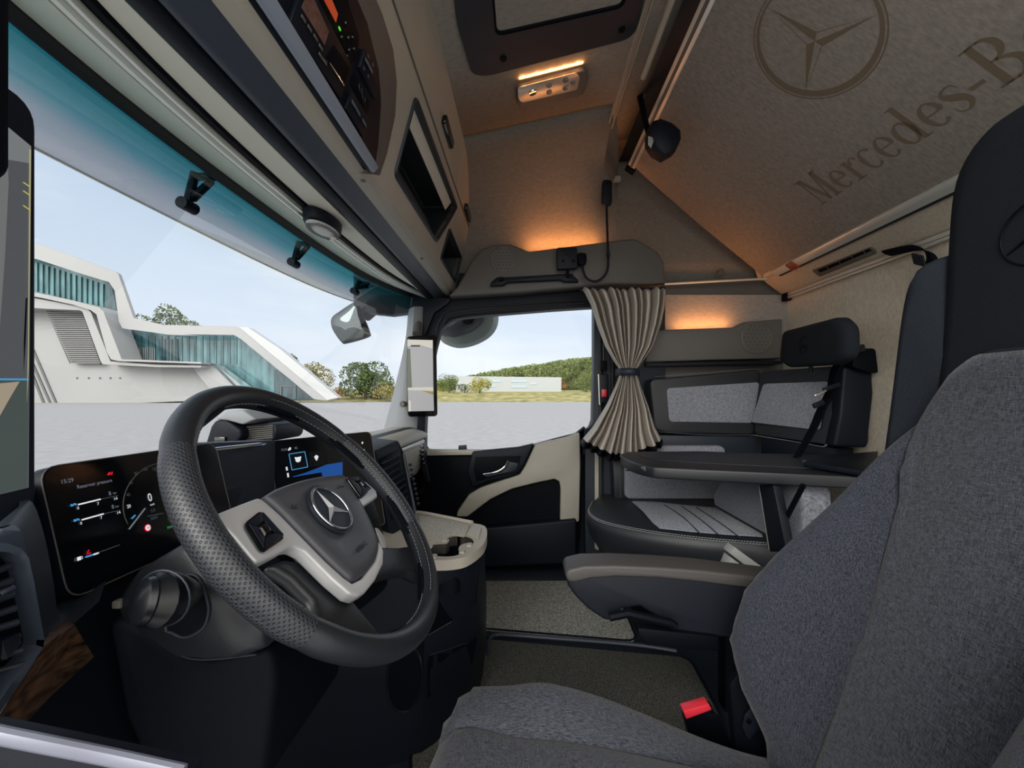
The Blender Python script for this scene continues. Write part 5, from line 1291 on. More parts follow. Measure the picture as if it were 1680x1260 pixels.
# grab handle
gh = thing('grab_handle', 'black grab bar with bolted ends above the passenger door window', 'grab handle', P(875, 458, XP - .03))
gx = XP - .035
bar_ = [P(x, y, gx) for x, y in [(826, 455), (925, 449), (937, 449), (948, 458), (950, 462), (926, 462), (920, 459), (832, 463), (826, 468), (803, 469), (806, 462), (815, 455)]]
obj('bar', MB().prism(bar_, (.03, 0, 0)), M['dark'], gh, bev=.006, seg=3)
for x, y in ((822, 458), (932, 452)):
    obj('bolt_cap', MB().lathe(P(x, y, gx - .004), (-1, 0, 0), [(0, 0), (.012, 0), (.010, .006), (0, .006)], 16), M['darker'], gh)
    obj('foot', MB().box(P(x, y + 3, XP - .01), (.03, .05, .03)), M['dark'], gh, bev=.004)
# dash cam style box and its cable with gooseneck lamp
db = thing('tablet_holder', 'small square black camera box on a stub above the grab handle', 'camera', P(932, 425, XP - .05))
obj('box', MB().prism(roundpoly([P(x, y, XP - .06) for x, y in [(913, 406), (947, 405), (948, 440), (914, 442)]], .012), (.03, 0, 0)), M['dark'], db, bev=.004, seg=3)
obj('stem', MB().tube([P(931, 441, XP - .045), P(931, 452, XP - .04)], .008, 10), M['darker'], db)
obj('plate_mark', MB().box(P(924, 428, XP - .0612), (.001, .014, .012)).box(P(941, 428, XP - .0612), (.001, .014, .012)), M['darker'], db)
db.name = 'camera_box'; WL['camera_box'] = WL['tablet_holder']
gl_ = thing('gooseneck_lamp', 'slim black gooseneck reading lamp with curled cable above the curtain', 'reading lamp', P(993, 385, XP - .04))
gx = XP - .05
obj('head', MB().prism(roundpoly([P(x, y, gx - .01) for x, y in [(989, 294), (1005, 295), (1004, 337), (987, 336)]], .018), (.02, 0, 0)), M['dark'], gl_, bev=.004, seg=3)
obj('neck', MB().tube(bez([P(x, y, gx) for x, y in [(995, 336), (996, 370), (997, 400), (998, 425), (996, 445), (986, 458), (974, 462), (962, 456), (956, 442), (955, 430)]], 6), .006, 10), M['dark'], gl_)
obj('collar', MB().lathe(P(998, 418, gx), (0, 0, 1), [(0, -.008), (.010, -.008), (.010, .008), (0, .008)], 12), M['dark'], gl_)
obj('plug', MB().prism(roundpoly([P(x, y, gx - .015) for x, y in [(948, 414), (962, 415), (963, 430), (958, 434), (949, 433)]], .01), (.04, 0, 0)), M['darker'], gl_, bev=.003)
obj('clip', MB().prism(roundpoly([P(x, y, XP + .06) for x, y in [(1004, 289), (1018, 288), (1019, 296), (1006, 298)]], .005), (.02, 0, 0)), M['cream'], gl_)
# rear side panel with loudspeaker
XR = 2.24
rp = thing('rear_side_panel', 'warm grey ledge panel with round loudspeaker above the corner seat', 'wall panel', P(1180, 560, XR))
o_ = [P(x, y, XR) for x, y in [(1060, 546), (1085, 541), (1205, 537), (1222, 528), (1284, 523), (1284, 588), (1190, 590), (1060, 594)]]
obj('panel', MB().prism(o_, (.072, 0, 0)), M['grey_plastic'], rp, bev=.008, seg=3)
speaker_on(rp, 1242, 554, XR - .002, 27)
tag(obj('light_strip', MB().tube([P(1112, 554, XR + .06), P(1196, 552, XR + .06)], .003, 6), M['amber']), 'thin amber light strip on the ledge behind the corner seat', 'light strip')
led(P(1112, 541, XR + .03), P(1200, 537, XR + .03), V(.12, 0, 1), 1.0)
obj('lower_shadow', MB().prism([P(1060, 596, XR), P(1190, 593, XR), P(1284, 592, XR), P(1284, 597, XR), P(1190, 598, XR), P(1060, 601, XR)], (.12, 0, 0)), M['dark'], rp)  # dark strip painting in the soft shadow under the panel
obj('wall_button', MB().lathe(P(1183, 446, 2.28), (-1, 0, 0), [(0, -.02), (.017, -.02), (.017, .003), (.013, .006), (0, .006)], 20), M['grey_plastic'], rp)

# ================================================================ SIDE CURTAIN
cu = thing('side_curtain', 'taupe side curtain gathered by a dark band at the pillar behind the passenger door', 'curtain', P(1023, 610, 2.12))
XC = 2.10
def cpt(q, t, ph_):
    # q 0..1 across, t 0..1 down
    prof = [(0.0, 953, 1088, 478), (.10, 967, 1086, 505), (.22, 976, 1080, 535), (.34, 990, 1068, 570), (.44, 1006, 1050, 596), (.49, 1014, 1042, 606), (.53, 1014, 1042, 616), (.60, 1008, 1047, 632), (.72, 992, 1060, 665), (.86, 970, 1070, 700), (1.0, 950, 1082, 722)]
    for a, b in zip(prof, prof[1:]):
        if t <= b[0]: k = (t - a[0]) / (b[0] - a[0]); x0 = a[1] + (b[1] - a[1]) * k; x1 = a[2] + (b[2] - a[2]) * k; y = a[3] + (b[3] - a[3]) * k; break
    x = x0 + (x1 - x0) * q
    sag = 0
    if t > .53: sag = math.sin(q * math.pi) * 26 * ((t - .53) / .47) ** 1.3
    wdt = (x1 - x0) / 135
    nf = 11
    a = q * nf * 2 * math.pi + .8 * math.sin(q * 9 + 2) + .25 * math.sin(t * 5 + q * 14)
    amp = .036 * (.45 + .55 * wdt) * (1.0 if t > .02 else .7)
    dx = 2.6 * amp * abs(math.sin(a / 2)) ** .8 * (1 + .3 * math.sin(q * 23))
    return P(x + 2.0 * math.cos(a) * wdt, y + sag, XC) + V(-dx, 0, 0)
rows = [[cpt(i / 260, t, 0) for i in range(261)] for t in [k / 44 for k in range(45)]]
obj('cloth', MB().grid(rows), M['curtain'], cu, solid=.0015, solid_off=0, ang=80)
rows = [[cpt(i / 260, t, 0) + V(-.001, 0, 0) for i in range(261)] for t in (.975, 1.0)]
rows.append([p + V(0, 0, -.018) for p in rows[-1]])
obj('hem', MB().grid(rows), M['darker'], cu, solid=.003, solid_off=0, ang=80)
bd = [cpt(q, .51, 0) for q in (0, 1)]
bnd = [P(x, 611, XC) + V(-d, 0, 0) for x, d in [(1009, .0), (1013, .075), (1028, .095), (1043, .075), (1048, 0)]]
obj('tie_band', MB().grid([[p + V(0, 0, .016) for p in bnd], [p - V(0, 0, .018) for p in bnd]]), M['navy'], cu, solid=.004, ang=60)
tag(obj('curtain_header', MB().tube([P(952, 476, 2.13), P(1090, 466, 2.13)], .006, 8), M['rubber']), 'thin black track holding the top of the gathered side curtain', 'curtain track')
# front belt buckle / strap on the B pillar
bb = thing('pillar_belt', 'black seat belt with red buckle button hanging at the pillar left of the curtain', 'seat belt', P(990, 650, 2.18))
obj('webbing', MB().tube([P(990, 560, 2.2), P(990, 592, 2.2)], .003, 6), M['grey_plastic'], bb)
obj('anchor', MB().box(P(990, 600, 2.2), (.02, .035, .05)), M['darker'], bb, bev=.004)
obj('buckle', MB().box(P(990, 638, 2.19), (.03, .048, .15)), M['dark'], bb, bev=.006)
obj('release_button', MB().box(P(991, 645, 2.17), (.012, .026, .040)), M['red'], bb, bev=.003)
obj('metal_edge', MB().tube([P(982, 614, 2.18), P(984, 664, 2.18)], .004, 6), M['alu'], bb)

# ================================================================ MIRROR DISPLAYS on both A pillars
def mirror_cam(name, label, corners, X, sc_in, depth, far):
    t = thing(name, label, 'mirror display', sum(corners, Vector()) / 4)
    return t
fm2 = thing('mirror_display', 'upright mirror camera display on the passenger side pillar', 'mirror display', P(691, 616, 2.17))
hz = [P(667, 552, 2.16), P(716, 549, 2.22), P(718, 683, 2.22), P(669, 684, 2.16)]
hp_ = roundpoly(hz, .018); nn2 = (hz[1] - hz[0]).cross(hz[2] - hz[1]).normalized()
if nn2.x > 0: nn2 = -nn2
obj('housing', MB().prism([p for p in hp_], -nn2 * .03), M['gloss'], fm2, bev=.003)
def on2(x, y, e=.0008): return PL(x, y, hz[0] + nn2 * e, nn2)
rd = emis('display road grey', '#a2a2a4', .95); rd2 = emis('display pale wall', '#c9c6ba', .95); rd3 = emis('display dark green', '#5d6b58', .8); rd4 = emis('display yellow kerb', '#a3893e', .8)
def q2(name, pts, m, e=.001): return obj(name, MB().prism([on2(x, y, e) for x, y in pts], nn2 * .0002), m, fm2, smooth=False)
q2('display_upper', [(668, 557), (710, 558), (711, 636), (669, 636)], rd)
q2('display_sky', [(668, 557), (710, 558), (710, 572), (690, 566), (668, 568)], rd2, .0013)
q2('display_trailer', [(668, 572), (673, 572), (676, 636), (669, 636)], rd3, .0013)
q2('display_mark', [(674, 566), (689, 566), (689, 569), (674, 569)], M['screen'], .0015)
q2('display_lower', [(669, 638), (711, 637), (712, 674), (670, 675)], rd, .001)
q2('display_band', [(669, 636), (711, 635), (711, 641), (669, 640)], rd2, .0015)
q2('display_kerb', [(690, 640), (711, 643), (711, 648)], rd4, .0015)
q2('display_line', [(670, 656), (674, 658), (674, 675), (670, 675)], rd2, .0015)
obj('bracket', MB().tube([P(684, 548, 2.2), P(686, 530, 2.24)], [.022, .018], 12), M['grey_plastic'], fm2)
nm = thing('mirror_display', 'large upright mirror camera display cut by the left picture edge', 'mirror display', P(20, 500, .46))
nz = [V(.30, .33, 1.282), V(.445, .509, 1.282), V(.445, .509, .845), V(.30, .33, .845)]
# quad whose right edge lands at the photo position
hz2 = [P(-150, 60, .36), P(60, 160, .44), P(57, 868, .44), P(-150, 1010, .36)]
hz2 = [V(hz2[0].x, hz2[0].y, 1.275), V(hz2[1].x, hz2[1].y, 1.275), V(hz2[2].x, hz2[1].y, .84), V(hz2[3].x, hz2[0].y, .84)]
n3 = (hz2[1] - hz2[0]).cross(hz2[2] - hz2[1]).normalized()
if n3.dot(hz2[0] - V(0, 0, ZC)) > 0: n3 = -n3
obj('housing', MB().prism(roundpoly(hz2, .03, 6), -n3 * .03), M['dark'], nm, bev=.004, seg=3)
def on3(x, y, e=.0008): return PL(x, y, hz2[1] + n3 * e, n3)
def q3(name, pts, m, e=.001): return obj(name, MB().prism([on3(x, y, e) for x, y in pts], n3 * .0002), m, nm, smooth=False)
q3('display_road', [(-120, 180), (12, 208), (51, 242), (47, 800), (-120, 840)], emis('display asphalt', '#53565a', .8))
q3('display_wall', [(-120, 170), (10, 206), (51, 240), (49, 268), (14, 262), (-120, 262)], emis('display grey wall', '#84898b', .7), .0013)
q3('display_trailer', [(-120, 200), (10, 205), (14, 300), (8, 420), (-2, 560), (-120, 600)], emis('display trailer side', '#7c7f7e', .7), .0016)
q3('display_lower', [(-120, 628), (34, 622), (46, 624), (44, 800), (-120, 840)], emis('display lower road', '#4b5754', .7), .0014)
q3('display_kerb', [(-120, 640), (32, 626), (12, 660), (-10, 700), (-120, 800)], emis('display beige kerb', '#b5a791', .7), .0017)
q3('guide_line', [(-120, 620), (47, 621), (47, 624), (-120, 623)], M['blue_emit'], .002)
q3('kerb_line', [(48, 244), (51, 246), (47, 600), (44, 660), (46, 560)], emis('display pale yellow line', '#b9b68c', .7), .002)
for k, y in enumerate((298, 312, 336)): q3('distance_mark', [(38, y), (50, y + 8), (50, y + 10), (38, y + 2)], emis('display yellow mark', '#c9c35a', .8), .002)
q3('dark_post', [(42, 490), (45, 488), (42, 560), (39, 610), (39, 560)], M['screen'], .0022)
# ================================================================ CORNER SEAT (passenger side, behind the door)
ls_ = thing('corner_seat', 'L-shaped corner lounge seat in black leather and grey cloth behind the passenger door', 'seat', (1.95, -.85, 0))
# cushion
top = [PZ(x, y, .45) for x, y in [(972, 824), (966, 838), (975, 850), (1000, 860), (1060, 872), (1150, 884), (1258, 893)]]
ctop = bez(top, 4) + [V(1.50, -1.20, .45), V(2.25, -1.20, .45), V(2.25, -.40, .45)]
cc_ = V(1.9, -.8, 0)
def sc_ring(z, s, dx=0): return [V(cc_.x + (p.x - cc_.x) * s + dx, cc_.y + (p.y - cc_.y) * s, z) for p in ctop]
obj('seat_cushion', MB().loft([sc_ring(.20, .80), sc_ring(.28, .90), sc_ring(.36, 1.0), sc_ring(.41, 1.025), sc_ring(.445, 1.01), sc_ring(.455, .97)]), M['seat_leather'], ls_, ang=60)
fab = [PZ(x, y, .460) for x, y in [(1037, 824), (1055, 840), (1070, 858), (1082, 868), (1130, 873), (1190, 878), (1252, 882), (1250, 878), (1175, 835), (1110, 829), (1075, 825)]]
obj('seat_fabric', MB().prism(fab, (0, 0, .006)), M['fab_light'], ls_, bev=.003)
sm_ = MB()
for a in ([(1090, 828), (1120, 848), (1150, 877)], [(1118, 830), (1150, 853), (1182, 880)], [(1142, 832), (1180, 857), (1214, 882)]): sm_.tube(bez([PZ(x, y, .467) for x, y in a], 4), .0022, 6)
obj('fabric_seam', sm_, M['navy'], ls_)
for dz, off in ((0, 0), (-.006, .005)):
    st_ = MB(); dashes(st_, [V(1.9 + (p.x - 1.9) * (1 + off), -.8 + (p.y + .8) * (1 + off), .455 + dz) for p in bez(top, 6)], .007, .003, .0012)
    obj('stitching', st_, M['stitch'], ls_)
obj('seat_base', MB().loft([[V(1.9 + (p.x - 1.9) * s, -.8 + (p.y + .8) * s, z) for p in ctop] for s, z in ((.62, 0), (.70, .12), (.84, .22))]), M['darker'], ls_, ang=60)
# backrest on the side wall
def panel(name, poly, X, dx, m, **k): return obj(name, MB().prism([P(x, y, X) for x, y in poly], (dx, 0, 0)), m, ls_, **k)
bp1 = roundpoly([P(x, y, 2.15) for x, y in [(1066, 622), (1250, 606), (1238, 714), (1100, 711), (1074, 706)]], .03)
obj('side_backrest', MB().prism(bp1, (.12, 0, 0)), M['seat_leather'], ls_, bev=.018, seg=4)
fb = roundpoly([P(x, y, 2.143) for x, y in [(1094, 637), (1247, 627), (1236, 694), (1098, 692)]], .02)
obj('side_backrest_fabric', MB().prism(fb, (.012, 0, 0)), M['fab_side'], ls_, bev=.004, seg=2)
st_ = MB(); dashes(st_, bez([P(x, y, 2.147) for x, y in [(1075, 618), (1150, 612), (1246, 605)]], 5), .007, .003, .0011); obj('stitching', st_, M['stitch_dim'], ls_); st_ = MB(); dashes(st_, bez([P(x, y, 2.147) for x, y in [(1080, 708), (1150, 713), (1238, 714)]], 5), .007, .003, .0011)
obj('stitching', st_, M['stitch_dim'], ls_)
# backrest turning along the rear wall
A = [P(1246, 608, 2.14), P(1385, 598, 1.76), P(1366, 732, 1.76), P(1236, 713, 2.14)]
bn = (A[1] - A[0]).cross(A[2] - A[1]).normalized()
if bn.y < 0: bn = -bn
c_ = sum(A, Vector()) / 4
fr_ = roundpoly(A, .03)
obj('rear_backrest', MB().loft([[c_ + (p - c_) * .97 for p in fr_], [p - bn * .02 for p in fr_], [V(p.x, -1.415, p.z) for p in fr_]]), M['seat_leather'], ls_, ang=40)
Q = [P(1252, 629, 2.12), P(1361, 625, 1.80), P(1347, 707, 1.80), P(1236, 693, 2.14)]
Q = [PL(x, y, A[0] + bn * .003, bn) for x, y in [(1254, 630), (1361, 626), (1346, 706), (1234, 693)]]
obj('rear_backrest_fabric', MB().prism(roundpoly(Q, .015), bn * .008), M['fab_light'], ls_, bev=.003)
st_ = MB()
for dx in (0, 3):
    dashes(st_, bez([PL(x + dx, y, A[0] + bn * .002, bn) for x, y in [(1380, 603), (1378, 640), (1372, 680), (1360, 722), (1350, 733)]], 5), .007, .003, .0012)
dashes(st_, bez([PL(x, y, A[0] + bn * .002, bn) for x, y in [(1238, 714), (1300, 724), (1350, 733)]], 5), .007, .003, .0012)
obj('stitching', st_, M['stitch'], ls_)
# end cover of the backrest towards the driver
ec_ = [P(x, y, 1.735) for x, y in [(1384, 602), (1400, 600), (1431, 603), (1434, 645), (1424, 735), (1368, 733), (1378, 680)]]
obj('backrest_end', MB().prism(ec_, (.06, 0, 0)), M['dark'], ls_, bev=.012, seg=3)
obj('belt_cover', MB().prism(roundpoly([P(x, y, 1.70) for x, y in [(1405, 572), (1437, 571), (1442, 613), (1424, 610), (1398, 602)]], .015), (.10, 0, 0)), M['darker'], ls_, bev=.006)
# lower black shelf behind
obj('lower_back', MB().prism([P(x, y, 2.17) for x, y in [(1078, 714), (1245, 716), (1245, 745), (1080, 742)]], (.1, 0, 0)), M['navy'], ls_, bev=.005)
obj('lower_back', MB().prism([P(1248, 716, 2.1), P(1370, 735, 1.8), P(1370, 760, 1.8), P(1248, 745, 2.1)], (.0, -.08, 0)), M['dark'], ls_, bev=.005)
# lower cushions under the table
lc = [V(2.13, -.50, .455), V(2.13, -1.0, .455), V(2.13, -1.0, .72), V(2.13, -.50, .72)]
obj('lower_side_cushion', MB().prism(roundpoly(lc, .03), (.1, 0, 0)), M['fab_side'], ls_, bev=.02, seg=3)
obj('cushion_seam', MB().tube([V(2.127, -.50, .60), V(2.127, -1.0, .59)], .003, 6), M['navy'], ls_)
lc2 = [PY(x, y, -.90) for x, y in [(1173, 834), (1170, 812), (1184, 788), (1205, 770), (1300, 770), (1310, 900), (1252, 882)]]
obj('lower_rear_cushion', MB().prism(bez(lc2 + [lc2[0]], 3)[:-1], (0, -.1, 0)), M['fab_light'], ls_, bev=.02, seg=3)
obj('side_bolster', MB().prism([P(x, y, 2.16) for x, y in [(1005, 755), (1037, 752), (1040, 825), (1008, 820)]], (.08, 0, 0)), M['seat_leather'], ls_, bev=.01)
st_ = MB(); dashes(st_, [P(1016, 748, 2.155), P(1018, 820, 2.155)], .007, .003, .0011); obj('stitching', st_, M['stitch_dim'], ls_)
# headrest
hr_ = thing('headrest', 'dark headrest with embossed star above the corner seat', 'headrest', PL(1330, 600, (0, -1.2, 1.1), V(0, 1, 0)))
HN = V(.20, .98, 0).normalized(); H0 = V(1.98, -1.19, 1.2)
H0 = P(1278, 560, 2.02)
def PH(px, py, d=0): return PL(px, py, H0 + HN * d, HN)
ho_ = roundpoly([PH(x, y) for x, y in [(1281, 544), (1370, 520), (1386, 535), (1386, 585), (1368, 598), (1290, 603), (1276, 592)]], .03)
hc2 = sum(ho_, Vector()) / len(ho_)
obj('pad', MB().loft([[hc2 + (p - hc2) * s - HN * d for p in ho_] for s, d in ((.80, -.004), (.93, 0), (1, .014), (1.0, .04), (.92, .055), (.6, .06))]), M['fab_smooth'], hr_, ang=70)
e_ = PH(1318, 566, .0045); hu = V(-HN.y, HN.x, 0); er = MB()
er.tube([e_ + hu * math.cos(a) * .036 + V(0, 0, 1) * math.sin(a) * .036 for a in [2*math.pi*k/32 for k in range(32)]], .0016, 6, closed=True)
for k in range(3):
    a = math.pi/2 + k*2*math.pi/3; er.tube([e_, e_ + hu * math.cos(a) * .034 + V(0, 0, 1) * math.sin(a) * .034], [.003, .0008], 6)
obj('embossed_star', er, M['darker'], hr_)
obj('post', MB().tube([PH(1330, 598, -.04), PH(1330, 612, -.04)], .008, 8), M['dark'], hr_)
# seat belt
sb_ = thing('seat_belt', 'black belt with a metal tongue running down over the corner seat backrest', 'seat belt', P(1345, 660, 1.70))
pth = [P(1420, 574, 1.72), P(1400, 580, 1.70), P(1378, 602, 1.70), P(1368, 640, 1.70), P(1352, 672, 1.69), P(1340, 700, 1.66), P(1325, 728, 1.62), P(1311, 752, 1.58)]
pth = bez(pth, 5); rows = []
for i, p in enumerate(pth):
    t = i / (len(pth) - 1); hw = .016 * (1 - t) + .004 * t; rows.append([p + V(.03, hw, 0), p, p + V(-.0, -hw, 0)])
obj('webbing', MB().grid(rows), M['darker'], sb_, solid=.002, ang=60)
obj('buckle_slide', MB().box(P(1343, 663, 1.675), (.012, .045, .02), Matrix.Rotation(-.4, 3, 'X')), M['dark'], sb_, bev=.003)
obj('belt_guide', MB().box(P(1400, 574, 1.69), (.04, .07, .03), Matrix.Rotation(-.25, 3, 'X')), M['gloss'], sb_, bev=.006)
obj('tongue', MB().box(P(1364, 635, 1.66), (.008, .07, .016), Matrix.Rotation(-.35, 3, 'X')), M['dark'], sb_, bev=.002)
obj('tongue_plate', MB().box(P(1346, 645, 1.655), (.004, .05, .008), Matrix.Rotation(-.45, 3, 'X')), M['chrome'], sb_, bev=.001)

# ================================================================ FOLDING TABLE
tb_ = thing('folding_table', 'black folding table with rounded corner standing in front of the corner seat', 'table', (1.5, -.75, .45))
tz = .725
tp = [PZ(x, y, tz) for x, y in [(1030, 741), (1018, 746), (1033, 756), (1062, 764), (1110, 768), (1400, 781)]] + [V(1.18, -1.35, tz), V(1.80, -1.35, tz), PZ(1250, 744, tz), PZ(1150, 740, tz)]
tpp = bez(tp[:6], 4) + tp[6:]
obj('table_top', MB().prism(tpp, (0, 0, -.040)), mat('matt black table laminate', '#171a20', .45), tb_, bev=.006, seg=3)
inn_ = [PZ(x, y, tz + .001) for x, y in [(1046, 742), (1050, 749), (1080, 755), (1130, 759), (1400, 772)]] + [V(1.25, -1.3, tz + .001), V(1.78, -1.3, tz + .001)]
obj('table_inlay', MB().prism(inn_, (0, 0, .0015)), mat('dark grey table inlay', '#20242b', .5), tb_)
obj('edge_catch', MB().tube([PZ(1020, 748, tz - .012), PZ(1034, 760, tz - .012), PZ(1060, 769, tz - .012)], .009, 8), M['grey_plastic'], tb_)
obj('table_leg', MB().prism([PY(x, y, -.80) for x, y in [(1244, 795), (1268, 795), (1290, 905), (1262, 905)]], (0, -.03, 0)), M['dark'], tb_, bev=.004)
obj('leg_edge', MB().tube([PY(1245, 797, -.795), PY(1262, 903, -.795)], .0022, 6), M['grey_plastic'], tb_)
obj('table_strut', MB().tube([PY(1318, 796, -.83), PY(1290, 850, -.83), PY(1278, 890, -.83)], .008, 8), M['darker'], tb_)
# the booklet-like flap at the back of the table
fl_ = thing('laptop_tray', 'flat dark folded tray lying at the rear end of the table', 'tray', PZ(1400, 745, .74))
tq = [PZ(1318, 757, .748), PZ(1345, 748, .748), PZ(1440, 740, .748), PZ(1437, 765, .748), PZ(1415, 772, .748)]
obj('tray', MB().prism(tq, (0, 0, -.018)), M['dark'], fl_, bev=.003)
obj('tray_edge', MB().tube([PZ(1318, 757, .742), PZ(1415, 772, .742)], .004, 6), M['grey_plastic'], fl_)
fl_.name = 'folded_tray'; WL['folded_tray'] = WL['laptop_tray']

# ================================================================ GREY BOX LID behind the armrest
gb_ = thing('storage_box', 'light grey open-lidded storage box between the driver seat armrest and the corner seat', 'storage box', P(1215, 930, 1.35))
X_ = 1.30
gry = mat('light grey box plastic', '#8d8f8d', .5)
obj('lid', MB().prism([P(x, y, X_) for x, y in [(1198, 909), (1206, 898), (1250, 930), (1250, 944), (1236, 938)]], (.05, 0, 0)), gry, gb_, bev=.003)
obj('box', MB().prism([P(x, y, X_) for x, y in [(1200, 915), (1238, 943), (1250, 952), (1250, 1010), (1186, 1010), (1190, 940)]], (.05, 0, 0)), gry, gb_, bev=.003)
obj('base', MB().prism([P(x, y, X_ + .01) for x, y in [(1190, 1010), (1250, 1010), (1250, 1171), (1190, 1171)]], (.05, 0, 0)), M['darker'], gb_)

# ================================================================ DRIVER SEAT
ds = thing('driver_seat', 'heather grey driver seat with dark headrest filling the right foreground', 'seat', (.64, -.45, 0))
# backrest: horizontal sections, far side = +X
SX = .655
def back_sec(z):
    # knots by height: yb pad centre front, bol protrusion, half width outer, half width pad, thickness
    K = [(.16, -.53, .035, .225, .150, .10), (.27, -.565, .07, .235, .150, .13), (.37, -.60, .150, .255, .148, .15), (.46, -.628, .195, .275, .146, .16), (.56, -.665, .200, .275, .146, .16), (.66, -.695, .150, .265, .148, .15), (.76, -.726, .092, .245, .152, .14), (.86, -.750, .045, .222, .156, .13), (.95, -.768, .016, .205, .165, .12), (1.02, -.774, .004, .185, .160, .10), (1.055, -.779, 0, .155, .13, .06), (1.07, -.79, 0, .12, .10, .03)]
    for a, b in zip(K, K[1:]):
        if z <= b[0]:
            k = (z - a[0]) / (b[0] - a[0]); k = max(0, k)
            return [a[i] + (b[i] - a[i]) * k for i in range(6)]
    return list(K[-1])
def smooth3(a, b, x): t = max(0, min(1, (x - a) / (b - a))); return t * t * (3 - 2 * t)
def front(x, z):
    _, yb, bo, hw, hp, th = back_sec(z); a = abs(x)
    if a <= hp: return yb - .012 * (1 - (a / hp) ** 2) * 0 + .006 * math.cos(a / hp * math.pi / 2)
    t = (a - hp) / (hw - hp)
    # bolster bump: rise quickly from the seam, rounded apex, falls to the side
    return yb - .010 * math.exp(-((t) / .08) ** 2) + bo * math.sin(min(1, t / .72) * math.pi / 2) ** .8 - (bo * .55 + .03) * smooth3(.72, 1.0, t)
def padtop(x): return 1.037 - 2.8 * max(0, abs(x) - .05) ** 1.5
def zmap(x, z): return .14 + (z - .14) * (padtop(x) - .14) / .93
zs_ = [.14 + (1.07 - .14) * i / 46 for i in range(47)]
def side_pts(z, sgn, n=18, full=True):
    _, yb, bo, hw, hp, th = back_sec(z); pts = []
    for i in range(n + 1):
        x = hp + (hw - hp) * i / n; zz = zmap(x, z); pts.append(V(SX + sgn * x, front(x, zz), zz))
    zz = zmap(hw, z); yy = front(hw, zz)
    for k in range(1, 5): pts.append(V(SX + sgn * (hw + .006 * math.sin(k / 4 * math.pi)), yy + (yb - th - yy) * k / 4, zz))
    return pts
pad_rows = []; 
for z in zs_:
    hp = back_sec(z)[4]; pad_rows.append([V(SX + x, front(x, zmap(x, z)), zmap(x, z)) for x in [hp * (-1 + 2 * i / 20) for i in range(21)]])
obj('backrest', MB().grid(pad_rows), M['fab_mid'], ds, solid=.02, ang=80)
for s in (1, -1):
    obj('backrest_bolster', MB().grid([side_pts(z, s) for z in zs_]), M['fab_dark'], ds, solid=.012, solid_off=0, ang=80, label='darker ribbed side bolster')
# horizontal quilting seams and vertical seam
sm_ = MB()
for z in (.30, .44, .58):
    sm_.tube([V(SX + x, front(x, z + .02 * (x + .15)) + .0006, z + .02 * (x + .15)) for x in [-.14 + .28 * i / 12 for i in range(13)]], .0012, 6)
obj('quilt_seam', sm_, M['stitch_dim'], ds)
sm_ = MB()
for s in (1, -1): sm_.tube([V(SX + s * (back_sec(z)[4] + .002), front(back_sec(z)[4] + .002, zmap(.16, z)) + .001, zmap(.16, z)) for z in zs_[:-2]], .0022, 6)
obj('bolster_seam', sm_, M['darker'], ds)
# upper shoulder section (dark knit cloth) and headrest
def slab(name, X0, X1, pts, th, m, bev_=.03):
    """pts: front profile in X-Z given as outline; slanted plane"""
    return None
def tilt(x, z, d=0):  # plane of the upper back
    return V(x, -.742 - (z - .9) * .06 - d, z)
def slabloft(shape, cen, levels):
    r = []
    for s, d in levels:
        r.append([tilt(cen.x + (p.x - cen.x) * s, cen.z + (p.z - cen.z) * s, d) for p in shape])
    return r
for sg in (1, -1):
    wing = [(.07, .80), (.07, 1.235), (.115, 1.25), (.160, 1.238), (.192, 1.205), (.205, 1.14), (.213, 1.04), (.222, .92), (.235, .78)]
    wsh = [V(SX + sg * x, 0, z) for x, z in wing[:2]] + bez([V(SX + sg * x, 0, z) for x, z in wing[2:]], 3)
    wc = V(SX + sg * .15, 0, 1.0); rg_ = slabloft(wsh, wc, ((.75, .0), (.93, .0), (.985, .008), (1.0, .024), (1.0, .09), (.9, .11)))
    for r in rg_[:4]:
        for p in r: p.y -= .07 * smooth3(.185, .12, abs(p.x - SX))
    obj('shoulder_wing', MB().loft(rg_), M['fab_smooth'], ds, ang=70)
hd2 = [(.655 + x, z) for x, z in [(-.17, .86), (-.172, 1.1), (-.165, 1.30), (-.155, 1.37), (-.13, 1.415), (-.09, 1.443), (0, 1.450), (.06, 1.450), (.098, 1.442), (.133, 1.412), (.150, 1.36), (.153, 1.27), (.152, 1.10), (.158, .98), (.168, .86)]]
hds = bez([V(x, 0, z) for x, z in hd2], 3); ch = V(.655, 0, 1.15)
hr2 = obj('headrest', MB().loft(slabloft(hds, ch, ((.80, .026), (.94, .030), (.985, .040), (1.0, .06), (1.0, .10), (.9, .12)))), mat('dark knitted headrest cloth', '#1a1d22', .9, spec=.1, var=(600, .25), bump=(900, .3, .0005)), ds, ang=70)
st_ = MB()
e_ = tilt(.655, 1.223, .0235); er = MB()
er.tube([e_ + V(math.cos(a) * .050, 0, math.sin(a) * .050) for a in [2*math.pi*k/32 for k in range(32)]], .0018, 6, closed=True)
for k in range(3):
    a = math.pi/2 + k*2*math.pi/3; er.tube([e_, e_ + V(math.cos(a) * .047, 0, math.sin(a) * .047)], [.004, .001], 6)
obj('embossed_star', er, M['darker'], hr2)
# stitched edge where grey pad meets dark upper part
obj('edge_piping', MB().tube([V(SX + x, front(x, padtop(x)) - .004, padtop(x) + .003) for x in [-.15 + .30 * i / 30 for i in range(31)]], .007, 8), M['fab_smooth'], ds)
ed = [V(SX + x, front(x, z) + .0015, z) for x, z in [(x, padtop(x) - .012) for x in [-.15 + .30 * i / 30 for i in range(31)]]]
st_ = MB(); dashes(st_, ed, .005, .0025, .0008)
obj('stitching', st_, M['stitch'], ds)
